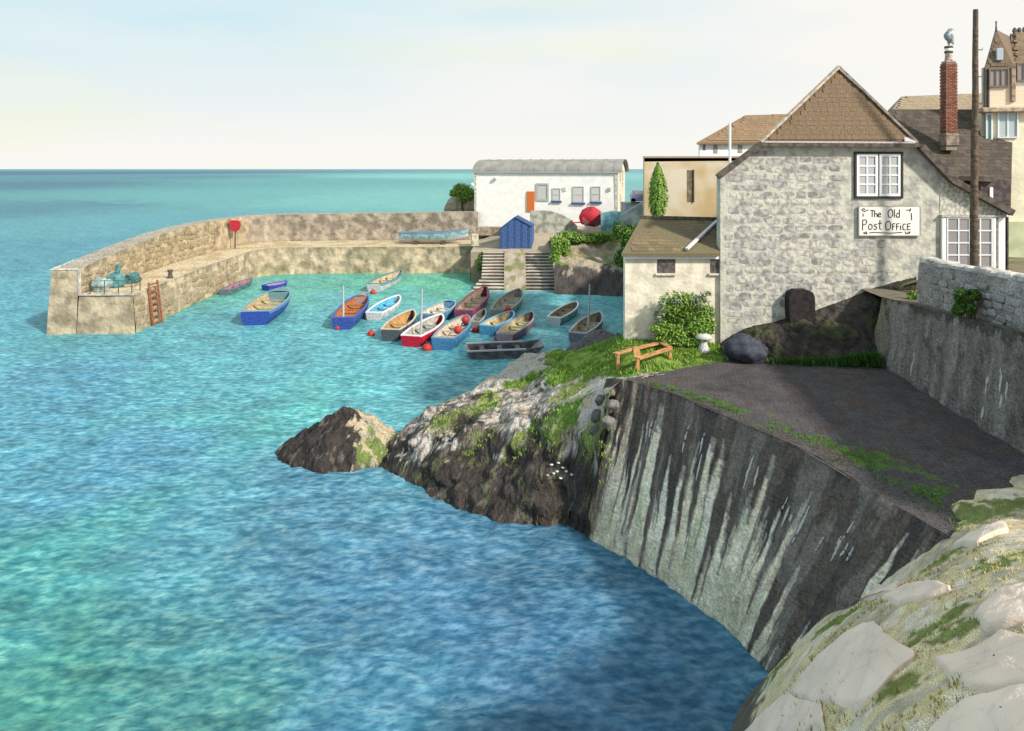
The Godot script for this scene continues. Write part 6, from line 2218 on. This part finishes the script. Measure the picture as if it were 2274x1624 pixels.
	for q in [[Vector3(-31.0, 2.8, -50.9), Vector3(0.75, 0.6, 0.7), Color(0.4, 0.55, 0.54), "pale grey-green heap of fishing net at the pier end"], [Vector3(-30.85, 2.8, -52.6), Vector3(0.62, 0.7, 0.6), Color(0.12, 0.35, 0.38), "teal heap of fishing net with a post standing in it"], [Vector3(-30.6, 2.8, -54.4), Vector3(0.7, 0.6, 0.6), Color(0.11, 0.28, 0.3), "dark teal heap of fishing net furthest from the pier end"]]:
		g = Geo.new()
		var c: Vector3 = q[0] + Vector3(0, q[1].y * 0.55, 0)
		g.blob(c, q[1], 0.55, nz, hn * 3.0, 26, 18)
		var nm: StandardMaterial3D = M.net.duplicate()
		nm.albedo_color = (q[2] as Color).linear_to_srgb()
		t = thing("net_heap", q[3], "fishing net", q[0], "heaps of net on the pier")
		part("net", g, nm, t)
		g = Geo.new() # coils of rope over the heap
		for k in 26:
			var aa := TAU * k / 26
			var ab := TAU * (k + 1) / 26
			g.tube([c + Vector3(cos(aa) * q[1].x * 0.75, q[1].y * (0.66 + 0.1 * sin(aa * 3)), sin(aa) * q[1].z * 0.7), c + Vector3(cos(ab) * q[1].x * 0.75, q[1].y * (0.66 + 0.1 * sin(ab * 3)), sin(ab) * q[1].z * 0.7)], [0.04, 0.04], 5)
		part("rope", g, mat((q[2] as Color) * 0.8, 0.9), t)
		if hn == 1:
			g = Geo.new()
			g.tube([c, c + Vector3(0.2, 1.35, 0)], [0.16, 0.19], 8)
			part("post", g, nm, t)
		hn += 1
	# railing round the lower end
	t = thing("railing", "thin two-bar iron railing along the low end of the pier", "railing", Vector3(-29, 2.75, -49.8))
	var run := [Vector3(-31.0, 2.75, -49.6), Vector3(-30.0, 2.75, -49.7), Vector3(-29.0, 2.75, -49.75), Vector3(-28.1, 2.75, -49.9), Vector3(-28.2, 2.75, -51.2)]
	for p in run:
		g = Geo.new()
		g.tube([p, p + Vector3.UP * 1.05], [0.035, 0.03], 6)
		part("post", g, M.iron, t)
	for h in [0.55, 1.03]:
		g = Geo.new()
		var pts := []
		for p in run: pts.append(p + Vector3.UP * h)
		for i in pts.size() - 1: g.tube([pts[i], pts[i].lerp(pts[i + 1], 0.5) - Vector3.UP * 0.03, pts[i + 1]], [0.022, 0.022, 0.022], 5)
		part("bar", g, M.iron, t)
	# bollard
	o = Vector3(-28.75, 2.8, -56.8)
	g = Geo.new()
	g.lathe(o, [Vector2(0, 0), Vector2(0.26, 0), Vector2(0.22, 0.1), Vector2(0.16, 0.25), Vector2(0.15, 0.5), Vector2(0.24, 0.6), Vector2(0.22, 0.7), Vector2(0, 0.74)], 14)
	solo("bollard", g, M.iron, "small dark iron bollard on the edge of the pier beyond the ladder", "bollard", o)

func drawn_up_boat(a: Vector3, b: Vector3) -> void:
	var t := thing("laid_up_boat", "long pale blue rowing boat with a white keel band drawn up on the pier deck", "boat", (a + b) / 2)
	var u := (b - a).normalized()
	var w := u.cross(Vector3.UP)
	var ln := a.distance_to(b)
	var half := func(f: float) -> float: return 1.0 * pow(maxf(0.0, 1.0 - pow(absf(f - 0.42) / 0.58, 2.6)), 0.8) if f > 0.42 else lerp(0.55, 1.0, sin(f / 0.42 * PI / 2))
	var rim := func(f: float) -> float: return 1.22 + 0.55 * pow(f, 3.0) + 0.1 * (1 - f)
	var keel := func(f: float) -> float: return 0.12 + 0.75 * pow(maxf(0, f - 0.55) / 0.45, 2.5)
	var bands := [["planking", 0.0, 0.62, mat(Color(0.3, 0.5, 0.54), 0.6, M.blot, 0.5)], ["white_band", 0.62, 1.0, mat(Color(0.7, 0.68, 0.74), 0.6, M.fine, 0.8)]]
	for bd in bands:
		var g := Geo.new()
		for s in [-1.0, 1.0]:
			var p := PackedVector3Array()
			for i in 25:
				var f := i / 24.0
				for j in 7:
					var v: float = lerp(float(bd[1]), float(bd[2]), j / 6.0)
					p.append(a + u * ln * f + w * s * half.call(f) * pow(maxf(0.0, 1.0 - v * v), 0.6) + Vector3.UP * lerp(float(rim.call(f)), float(keel.call(f)), v))
			g.grid(p, PackedColorArray(), 7, PackedByteArray(), s < 0)
		part(bd[0], g, bd[3], t)
	var g := Geo.new()
	for s in [-1.0, 1.0]:
		for i in 24:
			var f := i / 24.0
			var f2 := (i + 1) / 24.0
			g.bar(a + u * ln * f + w * s * half.call(f) + Vector3.UP * rim.call(f), a + u * ln * f2 + w * s * half.call(f2) + Vector3.UP * rim.call(f2), 0.09, 0.12)
	part("gunwale", g, mat(Color(0.16, 0.24, 0.36), 0.6), t)
	g = Geo.new()
	var p := PackedVector3Array()
	for i in 21:
		var f := 0.02 + 0.94 * i / 20.0
		for j in 9:
			var x := j / 4.0 - 1.0
			p.append(a + u * ln * f + w * x * half.call(f) * 0.9 + Vector3.UP * (lerp(float(rim.call(f)), float(keel.call(f)), 0.6) + 0.4 * x * x))
	g.grid(p, PackedColorArray(), 9)
	part("inside", g, mat(Color(0.38, 0.42, 0.42), 0.8), t)
	for k in 4:
		g = Geo.new()
		var f: float = 0.16 + k * 0.2
		g.bar(a + u * ln * f - w * half.call(f) * 0.95 + Vector3.UP * 1.05, a + u * ln * f + w * half.call(f) * 0.95 + Vector3.UP * 1.05, 0.28, 0.05)
		part("thwart", g, mat(Color(0.42, 0.4, 0.34), 0.8), t)
	for k in 2:
		g = Geo.new()
		var c := a + u * ln * (0.25 + 0.4 * k)
		g.bx(c - Vector3(0.2, 0.12, 0.8), c + Vector3(0.2, 0.2, 0.8), 0.03)
		part("chock", g, M.timber, t)

# ---------------------------------------------------------------- rocks and small things
func make_small_things() -> void:
	# islet
	var c := at(742, 985, 28.4)
	var g := Geo.new()
	var p := PackedVector3Array()
	var cc := PackedColorArray()
	var o := Vector3(-7.15, -0.05, -28.7)
	var n1 := 150
	for j in 110:
		for i in n1:
			var x := -4.2 + 8.4 * i / (n1 - 1.0)
			var z := -3.2 + 6.4 * j / 109.0
			var q := Vector2(x / (3.1 + 0.3 * fbm(z * 60, 1, 2)), z / (2.1 + 0.4 * fbm(x * 50, 8, 1)))
			var r := q.length()
			var y := -0.75 + 2.5 * pow(maxf(0, 1.02 - r), 0.44) * (1.0 + 0.1 * (0.6 - absf(x - 0.6)))
			y += 0.25 * (nr.get_noise_3d(x * 60, 3, z * 60) - 0.1) + 0.16 * fbm(x * 180, 4, z * 180) if r < 1.1 else 0.0
			p.append(o + Vector3(x, y, z))
			var a := fbm(x * 110, 60, z * 110)
			var b := fbm(x * 320, 61, z * 320)
			var k := Color(0.05, 0.042, 0.039) * (1 + 0.7 * b)
			if x > 0.75 + 0.8 * a + 0.3 * b:  # light from the right painted in: pale rock this side, dark on the left
				k = Color(0.5, 0.42, 0.29) * (1 + 0.4 * b)
				if a > 0.12: k = Color(0.36, 0.33, 0.26)
				if y < 0.8 + 0.9 * a + 0.5 * b and z > -0.2 and b > -0.16: k = Color(0.15, 0.2, 0.06) * (1 + 0.6 * b)
				if y < 0.15 + 0.3 * b: k = Color(0.12, 0.1, 0.09)
			elif a + b > 0.5: k = Color(0.13, 0.11, 0.1)
			k.a = 1
			cc.append(k)
	g.grid(p, cc, n1)
	solo("rock_islet", g, M.rock, "dark pointed rock islet with a grassy right side painted paler as if lit, off the headland", "rock", o)
	# boulders at the harbour edge below the cottage
	var k := 0
	var dark := mat(Color(0.125, 0.115, 0.125), 0.85, M.blot, 0.9, M.fine, 3.0)
	for q in [[1292, 775, 40.0, 1.15, 0.95, "big dark boulder at the harbour edge nearest the moored mast boat"], [1335, 752, 41.0, 1.25, 0.85, "broad grey boulder in the middle of the harbour edge rocks"], [1372, 748, 40.0, 0.7, 0.6, "small dark boulder against the cottage corner"], [1268, 792, 39.0, 0.6, 0.5, "small boulder lowest at the waterline by the turf"], [1352, 772, 38.5, 0.8, 0.6, "pale-topped boulder between the turf and the broad grey boulder"]]:
		g = Geo.new()
		var b := at(q[0], q[1], q[2])
		b.y = maxf(b.y - 0.55, 0.1)
		g.blob(b, Vector3(q[3], q[4], q[3]) * 0.85, 0.45, nr, 3.0 + k * 2.1, 30, 20)
		solo("boulder", g, dark, q[5], "rock", b, "dark rocks at the harbour edge")
		k += 1
	g = Geo.new()
	var bb := at(1660, 778, 25.2)
	g.blob(bb, Vector3(0.8, 0.55, 0.6), 0.35, nz, 9.0, 34, 24)
	solo("boulder", g, mat(Color(0.06, 0.066, 0.09), 0.75, M.blot, 1.2, M.fine, 2.0), "smooth blue-grey boulder at the foot of the dark bank", "rock", bb)
	# pile of broken stones where the sea wall meets the headland
	var heap := [mat(Color(0.14, 0.128, 0.118), 0.92, M.blot, 2.0), mat(Color(0.22, 0.205, 0.19), 0.92, M.blot, 2.0)]
	for q in [[1352, 872, 0.4, "flat broken stone at the top of the heap by the sea wall"], [1338, 892, 0.45, "pale-faced broken stone below the topmost one by the sea wall"], [1362, 905, 0.4, "dark broken stone touching the sea wall edge"], [1330, 925, 0.5, "large broken stone in the middle of the heap by the sea wall"], [1352, 940, 0.42, "tilted broken stone low in the heap by the sea wall"], [1325, 960, 0.4, "lowest broken stone of the heap by the sea wall"]]:
		var b := land(h_head, q[0], q[1], 20.0, 30.0)
		var o2 := thing("broken_stone", q[3], "rock", b, "broken stones beside the sea wall")
		piece("stone", stone_meshes[k % 6], heap[k % 2], Transform3D(Basis.from_euler(Vector3(-0.9 + 0.5 * rng.randf(), rng.randf_range(-0.5, 0.9), rng.randf_range(-0.6, 0.6))).scaled(Vector3(q[2], q[2] * 0.8, q[2] * 0.6)), b), o2)
		k += 1
	# pale shells of limpet stones on the black rock
	for q in [[1285, 1040], [1300, 1032], [1310, 1042], [1297, 1050], [1276, 1058], [1318, 1052], [1290, 1062], [1330, 1060], [1305, 1068]]:
		g = Geo.new()
		var b := land(h_head, q[0] - 60, q[1], 18.0, 30.0)
		g.blob(b + Vector3.UP * 0.02, Vector3(0.06, 0.035, 0.06), 0.3, nz, k, 12, 8)
		solo("white_stone", g, M.lime, "small white stone in the cluster on the black rock of the headland", "rock", b, "white stones on the black rock")
		k += 1
	# low bench frame on the turf
	var wood := mat(Color(0.56, 0.3, 0.12), 0.8, M.blot, 1.2)
	var lvl := maxf(land(h_head, 1466, 768, 22.0, 30.0).y, land(h_head, 1418, 800, 22.0, 30.0).y) + 0.14
	var c0 := on(1366, 786, lvl)
	var c1 := on(1466, 761, lvl)
	var c2 := on(1416, 797, lvl)
	var c3 := on(1488, 774, lvl)
	var bn := thing("low_bench", "low orange-brown wooden bench frame lying across the turf below the bush", "bench", (c0 + c3) / 2)
	for q in [[c0, c1, 0.0], [c2, c3, 0.0], [c1, c3, 0.035], [c0.lerp(c1, 0.45), c2, 0.035]]:
		g = Geo.new()
		g.bar(q[0] + Vector3.UP * q[2], q[1] + Vector3.UP * q[2], 0.24, 0.06, Vector3.UP, 0.01)
		part("plank", g, wood, bn)
	for q in [c0.lerp(c1, 0.06), c1, c2, c3]:
		g = Geo.new()
		g.bx(Vector3(q.x - 0.06, h_head(q.x, q.z) - 0.1, q.z - 0.06), q + Vector3(0.06, -0.02, 0.06), 0.01)
		part("leg", g, wood, bn)
	# earth mound behind the lifeboat house
	g = Geo.new()
	g.blob(at(1040, 462, 91.0), Vector3(3.2, 2.6, 3.0), 0.25, nz, 6.0, 30, 20)
	solo("earth_mound", g, mat(Color(0.42, 0.34, 0.24), 0.92, M.blot, 0.4, M.fine, 4.0), "brown earth mound behind the left end of the lifeboat house", "mound", at(1040, 480, 91.0))

# ---------------------------------------------------------------- bushes and grass
func make_plants() -> void:
	var bright := [Color(0.17, 0.3, 0.045), Color(0.22, 0.36, 0.065), Color(0.13, 0.25, 0.04), Color(0.28, 0.4, 0.1)]
	var deep := [Color(0.045, 0.11, 0.02), Color(0.06, 0.14, 0.025), Color(0.035, 0.09, 0.02)]
	var sage := [Color(0.22, 0.27, 0.18), Color(0.27, 0.32, 0.22), Color(0.18, 0.24, 0.15)]
	bush("bush", "large green bush against the cottage wall with grey-green tips", "bush", at(1527, 705, 26.62), Vector3(1.2, 1.0, 0.36), 7000, 0.075, bright, 24)
	var t := get_node("bush")
	var g := Geo.new()
	leaves(g, at(1530, 662, 26.4), Vector3(1.0, 0.42, 0.45), 420, 0.085, sage, 9)
	leaves(g, at(1468, 700, 26.4), Vector3(0.3, 0.65, 0.4), 200, 0.08, sage, 6)
	var low_g := Geo.new()
	leaves(low_g, at(1497, 740, 26.6), Vector3(1.1, 0.5, 0.36), 3600, 0.07, bright, 16)
	part("skirt", low_g, M.leaf, t)
	part("tip_leaves", g, M.leaf, t, "grey-green leaves at the top")
	var cy := thing("cypress", "slim bright green cypress against the tan house", "tree", at(1461, 492, 43.6))
	var cg := Geo.new()
	for i in 6500: # upright sprays round a leader, widest a third of the way up
		var f := pow(rng.randf(), 0.85)
		var rr: float = 0.62 * pow(sin(PI * clampf(0.12 + f * 0.88, 0, 1)), 0.8) * (1.0 + 0.45 * fbm(f * 500, 3, floor(rng.randf() * 6) * 40))
		var an := rng.randf() * TAU
		var q := at(1461, 492, 43.6) + Vector3(cos(an) * rr * sqrt(rng.randf()), f * 3.75, sin(an) * rr * sqrt(rng.randf()))
		leaf(cg, q, Vector3(cos(an), 0.25, sin(an)), rng.randf_range(0.05, 0.13), bright[rng.randi() % 4])
	part("foliage", cg, M.leaf, cy)
	cg = Geo.new()
	cg.tube([at(1461, 496, 43.6), at(1461, 400, 43.6)], [0.09, 0.02], 8)
	part("trunk", cg, M.bark, cy)
	bush("wall_bush", "round dark green bush growing out of the garden wall", "bush", at(2152, 672, 20.0), Vector3(0.55, 0.52, 0.42), 3000, 0.05, deep + [bright[2]], 10)
	bush("wall_tuft", "small bright green plant at the left end of the garden wall", "plant", at(2025, 655, 24.6), Vector3(0.42, 0.18, 0.25), 900, 0.05, bright, 6)
	bush("quay_bush", "green bush at the left end of the lifeboat house", "bush", at(1028, 437, 88.5), Vector3(1.9, 1.75, 1.2), 3600, 0.16, bright, 12)
	bush("ivy_bush", "dark green ivy on the bank beside the cottage roof", "bush", at(1392, 552, 66.5), Vector3(1.3, 2.6, 1.2), 5600, 0.17, deep + [bright[2], bright[0]], 16)
	bush("ivy_bush", "yellow-green growth hanging over the right edge of the steps", "bush", at(1245, 555, 68.6), Vector3(1.2, 1.5, 0.9), 2600, 0.15, bright, 9)
	bush("ivy_bush", "green growth along the top of the harbour bank", "bush", at(1305, 527, 70.5), Vector3(3.0, 0.55, 1.0), 2800, 0.15, bright + [deep[1]], 14)
	bush("ivy_bush", "green growth hanging on the quay wall left of the steps", "bush", at(1072, 580, 71.9), Vector3(0.75, 1.15, 0.5), 2000, 0.13, bright + [deep[1]], 9)
	# grass, in swards
	g = Geo.new()
	for i in 9000:
		var x := rng.randf_range(1.5, 8.4)
		var z := rng.randf_range(-32.5, -23.0)
		if x > 3.9 and z > -22.9 - (x - 3.9) / 4.4 * 2.5 - 0.05: continue
		var y := h_head(x, z)
		if y < 2.4 + rng.randf_range(-0.1, 0.5) or z > -27.2 + clampf((x - 2.6) / 1.5, 0, 1) * 3.3 + rng.randf_range(-0.6, 0.2): continue
		if fbm(x * 60, 240, z * 60) < -0.12: continue
		blades(g, Vector3(x, y, z), rng.randf_range(0.07, 0.2), 5, bright)
	tag(part("grass", g, M.leaf, self), "bright green turf between the terrace and the harbour", "grass", "", "stuff")
	g = Geo.new()
	for q in green_head:
		for i in int(120 * q[1] * q[2]):
			var a := rng.randf() * TAU
			var r := sqrt(rng.randf())
			var x: float = q[0].x + cos(a) * r * q[1]
			var z: float = q[0].z + sin(a) * r * q[2]
			var y := h_head(x, z)
			if y < 0.8: continue
			blades(g, Vector3(x, y, z), rng.randf_range(0.05, 0.14), 5, [bright[1], bright[3], Color(0.3, 0.36, 0.12)] if q[3].g < 0.3 else [Color(0.28, 0.34, 0.1), Color(0.22, 0.3, 0.07), Color(0.35, 0.38, 0.16)])
	tag(part("headland_grass", g, M.leaf, self), "patches of short grass on the rocky point", "grass", "", "stuff")
	g = Geo.new()
	for i in 2600:
		var f := rng.randf()
		var z: float = lerp(-22.6, -12.6, f)
		var x := edge_x(z) + 0.3 + 0.07 * (z + 24) + rng.randfn() * (0.16 + 0.22 * f) + 0.2 * fbm(z * 60, 8, 0)
		if x < edge_x(z) + 0.05: continue
		if fbm(x * 60, 50, z * 60) + 0.5 * fbm(x * 300, 51, z * 300) < -0.06: continue
		blades(g, Vector3(x, 4.82, z), rng.randf_range(0.04, 0.12), 5, [Color(0.075, 0.15, 0.025), Color(0.1, 0.18, 0.04), Color(0.06, 0.12, 0.03)])
	tag(part("edge_weeds", g, M.leaf, self), "green weeds growing along the seaward edge of the terrace", "grass", "", "stuff")
	g = Geo.new()
	for i in 800:
		var f := sqrt(rng.randf())
		var p := Vector3(9.3, 4.85, -25.0).lerp(Vector3(13.3, 4.9, -24.5), f) + Vector3(0, 0, rng.randfn() * 0.14)
		p.y += 0.35 * smoothstep(0.5, 1.0, f) * rng.randf()
		blades(g, p, rng.randf_range(0.08, 0.3), 5, deep)
	tag(part("bank_weeds", g, M.leaf, self), "dark green weeds where the bank meets the terrace", "grass", "", "stuff")
	g = Geo.new()
	for q in green_fore:
		for i in int(420 * q[1] * q[2]) + 10:
			var a := rng.randf() * TAU
			var r := sqrt(rng.randf())
			var x: float = q[0].x + cos(a) * r * q[1]
			var z: float = q[0].z + sin(a) * r * q[2]
			blades(g, Vector3(x, h_fore(x, z), z), rng.randf_range(0.025, 0.06), 5, [bright[1], bright[3], Color(0.34, 0.36, 0.14)], 0.07)
	tag(part("cliff_grass", g, M.leaf, self), "green tufts on the cliff top", "grass", "", "stuff")
	g = Geo.new()
	for i in 16000:
		var x := rng.randf_range(3.5, 13.0)
		var z := rng.randf_range(-14.5, -5.0)
		var y := h_fore(x, z)
		if y < 1.4 or (z < -12.5 and y < 4.9): continue
		if fbm(x * 60, 260, z * 90) < 0.0: continue
		blades(g, Vector3(x, y, z), rng.randf_range(0.03, 0.085), 4, [Color(0.5, 0.4, 0.17), Color(0.42, 0.36, 0.18), Color(0.56, 0.47, 0.25), Color(0.36, 0.34, 0.12)], 0.06)
	tag(part("dry_grass", g, M.leaf, self), "short ochre dry grass on the cliff top", "grass", "", "stuff")
